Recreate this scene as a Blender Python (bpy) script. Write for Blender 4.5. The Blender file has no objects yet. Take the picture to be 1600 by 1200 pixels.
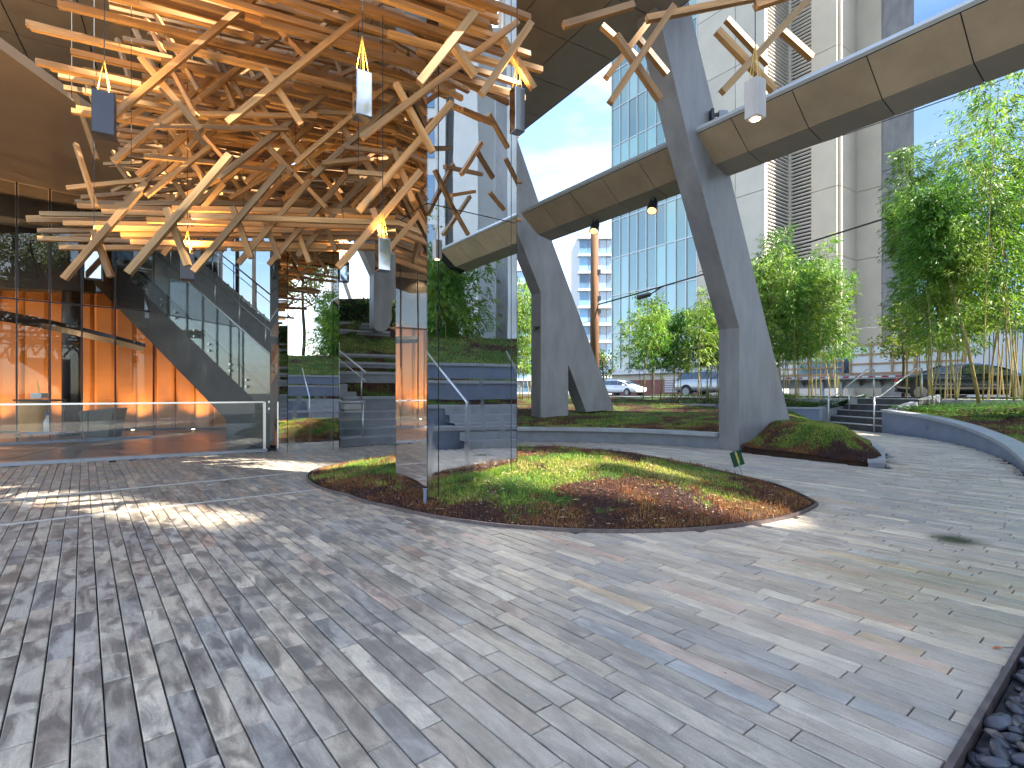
import bpy, math, random
import numpy as np
from mathutils import Vector, Matrix

random.seed(7)
rng = np.random.default_rng(11)
SC = bpy.context.scene
COL = SC.collection
R = math.radians

# ------------------------------------------------------------------ camera
CAM_H, FPX, HZ = 1.2, 830.0, 613.0          # eye height, focal length in photo pixels, horizon row
cd = bpy.data.cameras.new('camera')
cd.sensor_width = 36.0
cd.lens = 36.0 * FPX / 1600.0
cd.shift_y = 13.0 / 1600.0
cd.clip_start, cd.clip_end = 0.05, 2000.0
cam = bpy.data.objects.new('camera', cd)
cam.location = (0, 0, CAM_H)
cam.rotation_euler = (R(90), 0, 0)
COL.objects.link(cam)
SC.camera = cam

# ------------------------------------------------------------------ light
SUN_AZ = Vector((0.9207, -0.3903, 0)).normalized()      # horizontal direction towards the sun
SUN_EL = R(44)
W = bpy.data.worlds.new('World'); SC.world = W; W.use_nodes = True
nt = W.node_tree; nt.nodes.clear()
wo = nt.nodes.new('ShaderNodeOutputWorld'); bg = nt.nodes.new('ShaderNodeBackground')
sky = nt.nodes.new('ShaderNodeTexSky'); sky.sky_type = 'NISHITA'; sky.sun_disc = False
sky.sun_elevation = SUN_EL
sky.sun_rotation = math.atan2(SUN_AZ.x, SUN_AZ.y)
sky.air_density = 1.0; sky.dust_density = 0.6; sky.ozone_density = 2.0
tc = nt.nodes.new('ShaderNodeTexCoord'); mp = nt.nodes.new('ShaderNodeMapping')
mp.inputs['Scale'].default_value = (1.0, 1.0, 3.2)
no = nt.nodes.new('ShaderNodeTexNoise'); no.inputs['Scale'].default_value = 2.3
no.inputs['Detail'].default_value = 8; no.inputs['Roughness'].default_value = 0.55
rp = nt.nodes.new('ShaderNodeValToRGB')
rp.color_ramp.elements[0].position = 0.44; rp.color_ramp.elements[0].color = (0, 0, 0, 1)
rp.color_ramp.elements[1].position = 0.76; rp.color_ramp.elements[1].color = (0.85, 0.85, 0.85, 1)
mx = nt.nodes.new('ShaderNodeMix'); mx.data_type = 'RGBA'
mx.inputs['B'].default_value = (4.0, 3.9, 3.75, 1)
nt.links.new(tc.outputs['Generated'], mp.inputs['Vector']); nt.links.new(mp.outputs['Vector'], no.inputs['Vector'])
nt.links.new(no.outputs['Fac'], rp.inputs['Fac']); nt.links.new(rp.outputs['Color'], mx.inputs['Factor'])
nt.links.new(sky.outputs['Color'], mx.inputs['A']); nt.links.new(mx.outputs['Result'], bg.inputs['Color'])
bg.inputs['Strength'].default_value = 0.092
nt.links.new(bg.outputs['Background'], wo.inputs['Surface'])
sd = bpy.data.lights.new('sun', 'SUN'); sd.energy = 3.8; sd.angle = R(0.53); sd.color = (1.0, 0.93, 0.82)
so = bpy.data.objects.new('sun', sd)
sdir = Vector((SUN_AZ.x * math.cos(SUN_EL), SUN_AZ.y * math.cos(SUN_EL), math.sin(SUN_EL)))
so.rotation_euler = sdir.to_track_quat('Z', 'Y').to_euler()
so.location = (20, -20, 40)
COL.objects.link(so)
SC.view_settings.view_transform = 'Standard'
SC.view_settings.look = 'None'
SC.view_settings.exposure = 2.62
SC.view_settings.gamma = 1.0
SC.view_settings.use_curve_mapping = False
SC.render.engine = 'CYCLES'
cy = SC.cycles
cy.use_denoising = True
cy.max_bounces = 10; cy.diffuse_bounces = 4; cy.glossy_bounces = 5; cy.transparent_max_bounces = 16; cy.transmission_bounces = 6
cy.caustics_reflective = False; cy.caustics_refractive = False
cy.sample_clamp_indirect = 6.0
cy.use_adaptive_sampling = True; cy.adaptive_threshold = 0.02

# ------------------------------------------------------------------ coordinates
U = Vector((0.8155, 0.5787, 0)); V = Vector((-0.5787, 0.8155, 0)); Z = Vector((0, 0, 1))    # building grid
UF = Vector((0.778, 0.628, 0)); VF = Vector((-0.628, 0.778, 0))                             # paving grid
C0 = Vector((0.4, 7.7, 0))                                                                  # centre of the round planting
def P(px, py, Y): return Vector(((px - 800) / FPX * Y, Y, CAM_H + (HZ - py) / FPX * Y))
def G(px, py, z=0.0):
    Y = FPX * (CAM_H - z) / (py - HZ)
    return Vector(((px - 800) / FPX * Y, Y, z))
def PL(px, py, p0, d):
    k = (px - 800) / FPX
    t = (k * p0[1] - p0[0]) / (d[0] - k * d[1])
    Y = p0[1] + d[1] * t
    return Vector((p0[0] + d[0] * t, Y, CAM_H + (HZ - py) / FPX * Y))
def UV(u, v, z=0.0): return U * u + V * v + Z * z
def pol(th, r, z=0.0): return Vector((C0.x + r * math.cos(R(th)), C0.y + r * math.sin(R(th)), z))
def lerp(a, b, t): return a + (b - a) * t
def vec(*a): return Vector(a)

# value noise, vectorised
_N = rng.random((256, 256))
def vnoise(x, y):
    x = np.asarray(x, float); y = np.asarray(y, float)
    xi = np.floor(x).astype(int); yi = np.floor(y).astype(int)
    fx = x - xi; fy = y - yi
    fx = fx * fx * (3 - 2 * fx); fy = fy * fy * (3 - 2 * fy)
    a = _N[xi % 256, yi % 256]; b = _N[(xi + 1) % 256, yi % 256]
    c = _N[xi % 256, (yi + 1) % 256]; d = _N[(xi + 1) % 256, (yi + 1) % 256]
    return (a * (1 - fx) + b * fx) * (1 - fy) + (c * (1 - fx) + d * fx) * fy
def fnoise(x, y, o=4):
    s = 0; a = 1; t = 0
    for k in range(o):
        s = s + a * vnoise(np.asarray(x) * 2 ** k + 17.3 * k, np.asarray(y) * 2 ** k + 5.1 * k); t += a; a *= 0.55
    return s / t
def sstep(a, b, x):
    t = np.clip((np.asarray(x, float) - a) / (b - a), 0, 1); return t * t * (3 - 2 * t)

# ------------------------------------------------------------------ mesh builder
class MB:
    def __init__(s): s.v = []; s.f = []; s.c = []; s.g = []
    def add(s, vs, fs, col=(1, 1, 1), g=None):
        o = len(s.v)
        s.v += [tuple(p) for p in vs]
        s.g += [tuple(p) for p in (g if g is not None else vs)]
        for f in fs: s.f.append(tuple(i + o for i in f)); s.c.append(col)
        return s
    def hexa(s, p, col=(1, 1, 1), g=None):   # 8 corners: bottom ring 0-3, top ring 4-7
        return s.add(p, [(0, 3, 2, 1), (4, 5, 6, 7), (0, 1, 5, 4), (1, 2, 6, 5), (2, 3, 7, 6), (3, 0, 4, 7)], col, g)
    def box(s, c, sx, sy, sz, ax=None, ay=None, az=None, col=(1, 1, 1)):
        ax = Vector(ax) if ax is not None else Vector((1, 0, 0)); ay = Vector(ay) if ay is not None else Vector((0, 1, 0))
        az = Vector(az) if az is not None else Vector((0, 0, 1)); c = Vector(c)
        p = [c + ax * (i * sx / 2) + ay * (j * sy / 2) + az * (k * sz / 2) for k in (-1, 1) for i, j in ((-1, -1), (1, -1), (1, 1), (-1, 1))]
        return s.hexa(p, col)
    def bar(s, p, q, w, h, up=(0, 0, 1), col=(1, 1, 1), roll=0.0):
        p = Vector(p); q = Vector(q); d = (q - p); L = d.length; d = d / L
        a = d.cross(Vector(up))
        if a.length < 1e-4: a = d.cross(Vector((1, 0, 0)))
        a.normalize(); b = a.cross(d)
        if roll:
            a, b = a * math.cos(roll) + b * math.sin(roll), b * math.cos(roll) - a * math.sin(roll)
        vs = []; g = []; o = random.random() * 50
        for k, t in ((0, p), (1, q)):
            for i, j in ((-1, -1), (1, -1), (1, 1), (-1, 1)):
                vs.append(t + a * (i * w / 2) + b * (j * h / 2)); g.append((k * L + o, i * w / 2 + o, j * h / 2))
        return s.add(vs, [(0, 1, 2, 3), (7, 6, 5, 4), (0, 4, 5, 1), (1, 5, 6, 2), (2, 6, 7, 3), (3, 7, 4, 0)], col, g)
    def tube(s, pts, r, n=8, col=(1, 1, 1), caps=True):
        pts = [Vector(p) for p in pts]; rr = r if isinstance(r, (list, tuple)) else [r] * len(pts)
        o = len(s.v); vs = []; g = []; a0 = None; dist = 0; off = random.random() * 30
        for i, p in enumerate(pts):
            d = (pts[min(i + 1, len(pts) - 1)] - pts[max(i - 1, 0)]).normalized()
            if a0 is None:
                a0 = d.cross(Vector((0, 0, 1)))
                if a0.length < 1e-3: a0 = Vector((1, 0, 0))
            a = (a0 - d * a0.dot(d)).normalized(); a0 = a; b = d.cross(a)
            if i: dist += (p - pts[i - 1]).length
            for k in range(n):
                t = 2 * math.pi * k / n
                vs.append(p + a * (rr[i] * math.cos(t)) + b * (rr[i] * math.sin(t))); g.append((dist + off, rr[i] * math.cos(t) + off, rr[i] * math.sin(t)))
        fs = []
        for i in range(len(pts) - 1):
            for k in range(n):
                fs.append((i * n + k, i * n + (k + 1) % n, (i + 1) * n + (k + 1) % n, (i + 1) * n + k))
        if caps: fs.append(tuple(range(n - 1, -1, -1))); fs.append(tuple((len(pts) - 1) * n + k for k in range(n)))
        return s.add(vs, fs, col, g)
    def prism(s, poly, ext, col=(1, 1, 1)):
        poly = [Vector(p) for p in poly]; e = Vector(ext); n = len(poly)
        fs = [tuple(range(n)), tuple(range(2 * n - 1, n - 1, -1))] + [(i, i + n, (i + 1) % n + n, (i + 1) % n) for i in range(n)]
        return s.add(poly + [p + e for p in poly], fs, col)
    def quad(s, a, b, c, d, col=(1, 1, 1)): return s.add([a, b, c, d], [(0, 1, 2, 3)], col)
    def strip(s, rows, col=(1, 1, 1), closed=False):   # rows of equal length polylines
        n = len(rows[0]); vs = [p for r in rows for p in r]; fs = []
        for i in range(len(rows) - 1):
            for k in range(n if closed else n - 1):
                fs.append((i * n + k, i * n + (k + 1) % n, (i + 1) * n + (k + 1) % n, (i + 1) * n + k))
        return s.add(vs, fs, col)

ORG = {}
def build(name, mb, m, parent=None, smooth=False, kind=None, label=None, cat=None, group=None, origin=None):
    if parent is not None: org = ORG[parent.name]
    elif origin is not None: org = Vector(origin)
    else:
        a = np.array(mb.v); org = Vector(((a[:, 0].min() + a[:, 0].max()) / 2, (a[:, 1].min() + a[:, 1].max()) / 2, a[:, 2].min()))
    me = bpy.data.meshes.new(name)
    V_ = np.array(mb.v, dtype=np.float64) - np.array(org)
    me.from_pydata(V_.tolist(), [], mb.f)
    if m is not None: me.materials.append(m)
    ca = me.color_attributes.new('tone', 'FLOAT_COLOR', 'CORNER')
    cnt = np.array([len(f) for f in mb.f])
    cc = np.ones((len(mb.f), 4), np.float32); cc[:, :3] = np.array(mb.c, np.float32).reshape(-1, 3)
    ca.data.foreach_set('color', np.repeat(cc, cnt, axis=0).ravel())
    ga = me.attributes.new('gco', 'FLOAT_VECTOR', 'POINT')
    ga.data.foreach_set('vector', np.array(mb.g, np.float32).ravel())
    if smooth: me.polygons.foreach_set('use_smooth', [True] * len(me.polygons))
    me.validate(); me.update()
    o = bpy.data.objects.new(name, me); COL.objects.link(o)
    if parent is not None: o.parent = parent
    else: o.location = org
    ORG[o.name] = org
    tag(o, label, cat, group, kind)
    return o
def build_np(name, Vv, Ff, Cc, m, parent=None, kind=None, label=None, cat=None, smooth=False, group=None):
    """large triangle or quad soup from arrays; Cc: one colour per face"""
    org = ORG[parent.name] if parent is not None else Vector((0, 0, 0))
    me = bpy.data.meshes.new(name); nv = len(Vv); nf, k = Ff.shape
    me.vertices.add(nv); me.vertices.foreach_set('co', (Vv - np.array(org)).astype(np.float32).ravel())
    me.loops.add(nf * k); me.loops.foreach_set('vertex_index', Ff.astype(np.int32).ravel())
    me.polygons.add(nf); me.polygons.foreach_set('loop_start', np.arange(0, nf * k, k, dtype=np.int32))
    me.update(calc_edges=True)
    if m is not None: me.materials.append(m)
    ca = me.color_attributes.new('tone', 'FLOAT_COLOR', 'CORNER')
    cc = np.ones((nf, 4), np.float32); cc[:, :3] = Cc
    ca.data.foreach_set('color', np.repeat(cc, k, axis=0).ravel())
    if smooth: me.polygons.foreach_set('use_smooth', [True] * nf)
    me.validate(); me.update()
    o = bpy.data.objects.new(name, me); COL.objects.link(o)
    if parent is not None: o.parent = parent
    ORG[o.name] = org
    tag(o, label, cat, group, kind)
    return o
def tag(o, label=None, cat=None, group=None, kind=None):
    if label: o['label'] = label
    if cat: o['category'] = cat
    if group: o['group'] = group
    if kind: o['kind'] = kind
def thing(name, label, cat, loc, group=None, kind=None):
    o = bpy.data.objects.new(name, None); o.empty_display_size = 0.2; COL.objects.link(o)
    o.location = loc; ORG[o.name] = Vector(loc); tag(o, label, cat, group, kind)
    return o
def lamp(name, kind, loc, energy, color, parent=None, **kw):
    d = bpy.data.lights.new(name, kind); d.energy = energy; d.color = color
    for k, v in kw.items(): setattr(d, k, v)
    o = bpy.data.objects.new(name, d); COL.objects.link(o)
    o.location = Vector(loc) - (ORG[parent.name] if parent is not None else Vector((0, 0, 0)))
    if parent is not None: o.parent = parent
    return o

# ------------------------------------------------------------------ materials
def mat(name, base=(0.5, 0.5, 0.5), rough=0.6, metal=0.0, tone=False, noise=None, bump=None, spec=0.5, coords='Position', mapping=None,
        rough_noise=None, coat=0.0, emit=None, emit_s=0.0):
    """noise: (scale, amount, detail); bump: (scale, strength, distance)"""
    m = bpy.data.materials.new(name); m.use_nodes = True
    t = m.node_tree; b = t.nodes['Principled BSDF']; L = t.links
    b.inputs['Roughness'].default_value = rough; b.inputs['Metallic'].default_value = metal
    b.inputs['Specular IOR Level'].default_value = spec
    if coat: b.inputs['Coat Weight'].default_value = coat; b.inputs['Coat Roughness'].default_value = 0.03
    if emit: b.inputs['Emission Color'].default_value = (*emit, 1); b.inputs['Emission Strength'].default_value = emit_s
    if coords == 'Position':
        cn = t.nodes.new('ShaderNodeNewGeometry').outputs['Position']
    elif coords == 'gco':
        n = t.nodes.new('ShaderNodeAttribute'); n.attribute_name = 'gco'; cn = n.outputs['Vector']
    else:
        cn = t.nodes.new('ShaderNodeTexCoord').outputs[coords]
    if mapping:
        mpn = t.nodes.new('ShaderNodeMapping'); mpn.inputs['Scale'].default_value = mapping; L.new(cn, mpn.inputs['Vector']); cn = mpn.outputs['Vector']
    rgb = t.nodes.new('ShaderNodeRGB'); rgb.outputs[0].default_value = (*base, 1); c = rgb.outputs[0]
    if tone:
        a = t.nodes.new('ShaderNodeAttribute'); a.attribute_name = 'tone'
        x = t.nodes.new('ShaderNodeMix'); x.data_type = 'RGBA'; x.blend_type = 'MULTIPLY'; x.inputs['Factor'].default_value = 1
        L.new(c, x.inputs['A']); L.new(a.outputs['Color'], x.inputs['B']); c = x.outputs['Result']
    if noise:
        nz = t.nodes.new('ShaderNodeTexNoise'); nz.inputs['Scale'].default_value = noise[0]; nz.inputs['Detail'].default_value = noise[2] if len(noise) > 2 else 5
        nz.inputs['Roughness'].default_value = 0.62
        L.new(cn, nz.inputs['Vector'])
        mr = t.nodes.new('ShaderNodeMapRange'); mr.inputs['From Min'].default_value = 0.28; mr.inputs['From Max'].default_value = 0.72
        mr.inputs['To Min'].default_value = 1 - noise[1]; mr.inputs['To Max'].default_value = 1 + noise[1]
        L.new(nz.outputs['Fac'], mr.inputs['Value'])
        x = t.nodes.new('ShaderNodeVectorMath'); x.operation = 'SCALE'; L.new(c, x.inputs[0]); L.new(mr.outputs['Result'], x.inputs['Scale']); c = x.outputs['Vector']
        if rough_noise:
            m2 = t.nodes.new('ShaderNodeMapRange'); m2.inputs['From Min'].default_value = 0.3; m2.inputs['From Max'].default_value = 0.7
            m2.inputs['To Min'].default_value = rough_noise[0]; m2.inputs['To Max'].default_value = rough_noise[1]
            L.new(nz.outputs['Fac'], m2.inputs['Value']); L.new(m2.outputs['Result'], b.inputs['Roughness'])
    L.new(c, b.inputs['Base Color'])
    if bump:
        nb = t.nodes.new('ShaderNodeTexNoise'); nb.inputs['Scale'].default_value = bump[0]; nb.inputs['Detail'].default_value = 6
        L.new(cn, nb.inputs['Vector']); bp = t.nodes.new('ShaderNodeBump'); bp.inputs['Strength'].default_value = bump[1]; bp.inputs['Distance'].default_value = bump[2]
        L.new(nb.outputs['Fac'], bp.inputs['Height']); L.new(bp.outputs['Normal'], b.inputs['Normal'])
    return m
def glass(name, tint=(0.9, 0.95, 0.95), ior=1.5, boost=1.0, rough=0.0, body=0.0, body_col=(0.2, 0.3, 0.3)):
    m = bpy.data.materials.new(name); m.use_nodes = True; t = m.node_tree; t.nodes.clear(); L = t.links
    o = t.nodes.new('ShaderNodeOutputMaterial'); tr = t.nodes.new('ShaderNodeBsdfTransparent'); gl = t.nodes.new('ShaderNodeBsdfGlossy')
    tr.inputs['Color'].default_value = (*tint, 1); gl.inputs['Roughness'].default_value = rough; gl.inputs['Color'].default_value = (1, 1, 1, 1)
    lw = t.nodes.new('ShaderNodeLayerWeight'); lw.inputs['Blend'].default_value = 0.5
    pw_ = t.nodes.new('ShaderNodeMath'); pw_.operation = 'POWER'; pw_.inputs[1].default_value = 5.0; L.new(lw.outputs['Facing'], pw_.inputs[0])
    mu = t.nodes.new('ShaderNodeMath'); mu.operation = 'MULTIPLY_ADD'; mu.inputs[1].default_value = 0.55; mu.inputs[2].default_value = 0.04 * boost; mu.use_clamp = True
    L.new(pw_.outputs[0], mu.inputs[0])
    mx = t.nodes.new('ShaderNodeMixShader'); L.new(mu.outputs[0], mx.inputs['Fac'])
    src = tr.outputs[0]
    if body:
        df = t.nodes.new('ShaderNodeBsdfDiffuse'); df.inputs['Color'].default_value = (*body_col, 1)
        m2 = t.nodes.new('ShaderNodeMixShader'); m2.inputs['Fac'].default_value = body; L.new(tr.outputs[0], m2.inputs[1]); L.new(df.outputs[0], m2.inputs[2]); src = m2.outputs[0]
    L.new(src, mx.inputs[1]); L.new(gl.outputs[0], mx.inputs[2]); L.new(mx.outputs[0], o.inputs['Surface'])
    return m
def leafmat(name, gain=1.0, trans=0.35):
    m = bpy.data.materials.new(name); m.use_nodes = True; t = m.node_tree; t.nodes.clear(); L = t.links
    o = t.nodes.new('ShaderNodeOutputMaterial'); a = t.nodes.new('ShaderNodeAttribute'); a.attribute_name = 'tone'
    b = t.nodes.new('ShaderNodeBsdfPrincipled'); b.inputs['Roughness'].default_value = 0.45; b.inputs['Specular IOR Level'].default_value = 0.4
    tl = t.nodes.new('ShaderNodeBsdfTranslucent'); mx = t.nodes.new('ShaderNodeMixShader'); mx.inputs['Fac'].default_value = trans
    h = t.nodes.new('ShaderNodeMix'); h.data_type = 'RGBA'; h.blend_type = 'MULTIPLY'; h.inputs['Factor'].default_value = 1; h.inputs['B'].default_value = (gain * 1.25, gain * 1.35, gain * 0.7, 1)
    L.new(a.outputs['Color'], b.inputs['Base Color']); L.new(a.outputs['Color'], h.inputs['A']); L.new(h.outputs['Result'], tl.inputs['Color'])
    L.new(b.outputs[0], mx.inputs[1]); L.new(tl.outputs[0], mx.inputs[2]); L.new(mx.outputs[0], o.inputs['Surface'])
    return m

def paver_material():
    m = bpy.data.materials.new('basalt_paver'); m.use_nodes = True; t = m.node_tree; L = t.links; b = t.nodes['Principled BSDF']
    N = t.nodes.new
    g = N('ShaderNodeNewGeometry').outputs['Position']
    a = N('ShaderNodeAttribute'); a.attribute_name = 'tone'
    gc = N('ShaderNodeAttribute'); gc.attribute_name = 'gco'
    # fine grain along the stone
    mpn = N('ShaderNodeMapping'); mpn.inputs['Scale'].default_value = (7, 45, 45); L.new(gc.outputs['Vector'], mpn.inputs['Vector'])
    n1 = N('ShaderNodeTexNoise'); n1.inputs['Scale'].default_value = 1.0; n1.inputs['Detail'].default_value = 7; n1.inputs['Roughness'].default_value = 0.7; L.new(mpn.outputs[0], n1.inputs['Vector'])
    # stains: dry pale patches and damp dark ones, each stone its own because gco is offset per stone
    mp2 = N('ShaderNodeMapping'); mp2.inputs['Scale'].default_value = (3.6, 10, 10); L.new(gc.outputs['Vector'], mp2.inputs['Vector'])
    n2 = N('ShaderNodeTexNoise'); n2.inputs['Scale'].default_value = 1.0; n2.inputs['Detail'].default_value = 6; n2.inputs['Roughness'].default_value = 0.6; n2.inputs['Distortion'].default_value = 0.6; L.new(mp2.outputs[0], n2.inputs['Vector'])
    r2 = N('ShaderNodeValToRGB'); e = r2.color_ramp.elements; e[0].position = 0.41; e[0].color = (0.52, 0.52, 0.54, 1); e[1].position = 0.57; e[1].color = (1.26, 1.24, 1.2, 1); L.new(n2.outputs['Fac'], r2.inputs['Fac'])
    # large damp area map
    n3 = N('ShaderNodeTexNoise'); n3.inputs['Scale'].default_value = 0.55; n3.inputs['Detail'].default_value = 4; L.new(g, n3.inputs['Vector'])
    sx = N('ShaderNodeSeparateXYZ'); L.new(g, sx.inputs[0])
    mr = N('ShaderNodeMapRange'); mr.inputs['From Min'].default_value = -1.6; mr.inputs['From Max'].default_value = 1.2; mr.inputs['To Min'].default_value = 0.62; mr.inputs['To Max'].default_value = 0.0; L.new(sx.outputs['X'], mr.inputs['Value'])
    ad = N('ShaderNodeMath'); ad.operation = 'ADD'; L.new(mr.outputs[0], ad.inputs[0]); L.new(n3.outputs['Fac'], ad.inputs[1])
    m3 = N('ShaderNodeMapRange'); m3.inputs['From Min'].default_value = 0.45; m3.inputs['From Max'].default_value = 1.0; m3.inputs['To Min'].default_value = 0.12; m3.inputs['To Max'].default_value = 1.0; L.new(ad.outputs[0], m3.inputs['Value'])
    x1 = N('ShaderNodeMix'); x1.data_type = 'RGBA'; x1.blend_type = 'MULTIPLY'; L.new(m3.outputs[0], x1.inputs['Factor']); L.new(a.outputs['Color'], x1.inputs['A']); L.new(r2.outputs[0], x1.inputs['B'])
    mg = N('ShaderNodeMapRange'); mg.inputs['From Min'].default_value = 0.3; mg.inputs['From Max'].default_value = 0.7; mg.inputs['To Min'].default_value = 0.82; mg.inputs['To Max'].default_value = 1.18; L.new(n1.outputs['Fac'], mg.inputs['Value'])
    x2 = N('ShaderNodeVectorMath'); x2.operation = 'SCALE'; L.new(x1.outputs['Result'], x2.inputs[0]); L.new(mg.outputs[0], x2.inputs['Scale'])
    n6 = N('ShaderNodeTexNoise'); n6.inputs['Scale'].default_value = 3.1; n6.inputs['Detail'].default_value = 9; n6.inputs['Roughness'].default_value = 0.7; L.new(g, n6.inputs['Vector'])
    m6 = N('ShaderNodeMapRange'); m6.inputs['From Min'].default_value = 0.35; m6.inputs['From Max'].default_value = 0.65; m6.inputs['To Min'].default_value = 0.86; m6.inputs['To Max'].default_value = 1.10; L.new(n6.outputs['Fac'], m6.inputs['Value'])
    n7 = N('ShaderNodeTexNoise'); n7.inputs['Scale'].default_value = 140; n7.inputs['Detail'].default_value = 3; L.new(g, n7.inputs['Vector'])
    m7 = N('ShaderNodeMapRange'); m7.inputs['From Min'].default_value = 0.3; m7.inputs['From Max'].default_value = 0.7; m7.inputs['To Min'].default_value = 0.9; m7.inputs['To Max'].default_value = 1.1; L.new(n7.outputs['Fac'], m7.inputs['Value'])
    m67 = N('ShaderNodeMath'); m67.operation = 'MULTIPLY'; L.new(m6.outputs[0], m67.inputs[0]); L.new(m7.outputs[0], m67.inputs[1])
    x2b = N('ShaderNodeVectorMath'); x2b.operation = 'SCALE'; L.new(x2.outputs[0], x2b.inputs[0]); L.new(m67.outputs[0], x2b.inputs['Scale']); x2 = x2b
    # algae stains near the pebble bed
    n4 = N('ShaderNodeTexNoise'); n4.inputs['Scale'].default_value = 1.6; n4.inputs['Detail'].default_value = 5; L.new(g, n4.inputs['Vector'])
    ds = N('ShaderNodeVectorMath'); ds.operation = 'DISTANCE'; ds.inputs[1].default_value = (2.75, 3.2, 0); L.new(g, ds.inputs[0])
    md = N('ShaderNodeMapRange'); md.inputs['From Min'].default_value = 0.15; md.inputs['From Max'].default_value = 1.1; md.inputs['To Min'].default_value = 0.75; md.inputs['To Max'].default_value = 0.0; L.new(ds.outputs['Value'], md.inputs['Value'])
    mm = N('ShaderNodeMath'); mm.operation = 'MULTIPLY'; L.new(md.outputs[0], mm.inputs[0]); L.new(n4.outputs['Fac'], mm.inputs[1])
    x3 = N('ShaderNodeMix'); x3.data_type = 'RGBA'; x3.inputs['B'].default_value = (0.13, 0.14, 0.05, 1); L.new(mm.outputs[0], x3.inputs['Factor']); L.new(x2.outputs[0], x3.inputs['A'])
    # one dark mossy patch
    ds2 = N('ShaderNodeVectorMath'); ds2.operation = 'DISTANCE'; ds2.inputs[1].default_value = (3.62, 4.32, 0); L.new(g, ds2.inputs[0])
    md2 = N('ShaderNodeMapRange'); md2.inputs['From Min'].default_value = 0.05; md2.inputs['From Max'].default_value = 0.26; md2.inputs['To Min'].default_value = 1.0; md2.inputs['To Max'].default_value = 0.0; L.new(ds2.outputs['Value'], md2.inputs['Value'])
    mm2 = N('ShaderNodeMath'); mm2.operation = 'MULTIPLY'; L.new(md2.outputs[0], mm2.inputs[0]); L.new(n4.outputs['Fac'], mm2.inputs[1])
    x4 = N('ShaderNodeMix'); x4.data_type = 'RGBA'; x4.inputs['B'].default_value = (0.035, 0.045, 0.02, 1); mm3 = N('ShaderNodeMath'); mm3.operation = 'MULTIPLY'; mm3.inputs[1].default_value = 1.8; mm3.use_clamp = True
    L.new(mm2.outputs[0], mm3.inputs[0]); L.new(mm3.outputs[0], x4.inputs['Factor']); L.new(x3.outputs['Result'], x4.inputs['A'])
    L.new(x4.outputs['Result'], b.inputs['Base Color'])
    ro = N('ShaderNodeMapRange'); ro.inputs['From Min'].default_value = 0.4; ro.inputs['From Max'].default_value = 0.6; ro.inputs['To Min'].default_value = 0.36; ro.inputs['To Max'].default_value = 0.7; L.new(n2.outputs['Fac'], ro.inputs['Value']); L.new(ro.outputs[0], b.inputs['Roughness'])
    bp = N('ShaderNodeBump'); bp.inputs['Strength'].default_value = 0.35; bp.inputs['Distance'].default_value = 0.004; L.new(n1.outputs['Fac'], bp.inputs['Height']); L.new(bp.outputs['Normal'], b.inputs['Normal'])
    b.inputs['Specular IOR Level'].default_value = 0.45
    return m

def mirror_material():
    m = bpy.data.materials.new('mirror_steel'); m.use_nodes = True; t = m.node_tree; L = t.links; b = t.nodes['Principled BSDF']; N = t.nodes.new
    b.inputs['Base Color'].default_value = (0.92, 0.93, 0.93, 1); b.inputs['Metallic'].default_value = 1.0
    g = N('ShaderNodeNewGeometry').outputs['Position']
    n = N('ShaderNodeTexNoise'); n.inputs['Scale'].default_value = 0.9; n.inputs['Detail'].default_value = 1; L.new(g, n.inputs['Vector'])
    bp = N('ShaderNodeBump'); bp.inputs['Strength'].default_value = 0.06; bp.inputs['Distance'].default_value = 0.03; L.new(n.outputs['Fac'], bp.inputs['Height']); L.new(bp.outputs['Normal'], b.inputs['Normal'])
    # dried water streaks and finger marks low on the plates
    mp_ = N('ShaderNodeMapping'); mp_.inputs['Scale'].default_value = (5, 5, 0.9); L.new(g, mp_.inputs['Vector'])
    n2 = N('ShaderNodeTexNoise'); n2.inputs['Scale'].default_value = 1.6; n2.inputs['Detail'].default_value = 6; L.new(mp_.outputs[0], n2.inputs['Vector'])
    s = N('ShaderNodeSeparateXYZ'); L.new(g, s.inputs[0])
    mz = N('ShaderNodeMapRange'); mz.inputs['From Min'].default_value = 1.1; mz.inputs['From Max'].default_value = 1.9; mz.inputs['To Min'].default_value = 0.2; mz.inputs['To Max'].default_value = 0.0; L.new(s.outputs['Z'], mz.inputs['Value'])
    ad = N('ShaderNodeMath'); ad.operation = 'ADD'; L.new(mz.outputs[0], ad.inputs[0]); L.new(n2.outputs['Fac'], ad.inputs[1])
    mr = N('ShaderNodeMapRange'); mr.inputs['From Min'].default_value = 0.72; mr.inputs['From Max'].default_value = 0.92; mr.inputs['To Min'].default_value = 0.006; mr.inputs['To Max'].default_value = 0.2; L.new(ad.outputs[0], mr.inputs['Value']); L.new(mr.outputs[0], b.inputs['Roughness'])
    return m

M = {}
M['paver'] = paver_material()
M['mirror'] = mirror_material()
M['joint'] = mat('dark_joint', (0.018, 0.018, 0.02), 0.8)
M['mortar'] = mat('dark_bedding', (0.03, 0.03, 0.032), 0.9, noise=(20, 0.4))
M['steel_paint'] = mat('grey_painted_steel', (0.25, 0.242, 0.24), 0.45, noise=(2.2, 0.3, 9), mapping=(1, 1, .35), bump=(60, 0.08, 0.004), rough_noise=(0.35, 0.6))
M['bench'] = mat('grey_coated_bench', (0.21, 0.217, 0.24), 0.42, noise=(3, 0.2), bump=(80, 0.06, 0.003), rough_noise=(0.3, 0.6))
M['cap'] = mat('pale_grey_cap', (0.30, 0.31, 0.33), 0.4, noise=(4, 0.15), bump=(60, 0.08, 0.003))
M['bluewall'] = mat('blue_grey_wall', (0.16, 0.19, 0.26), 0.5, noise=(2.5, 0.14), bump=(90, 0.06, 0.003))
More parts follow.
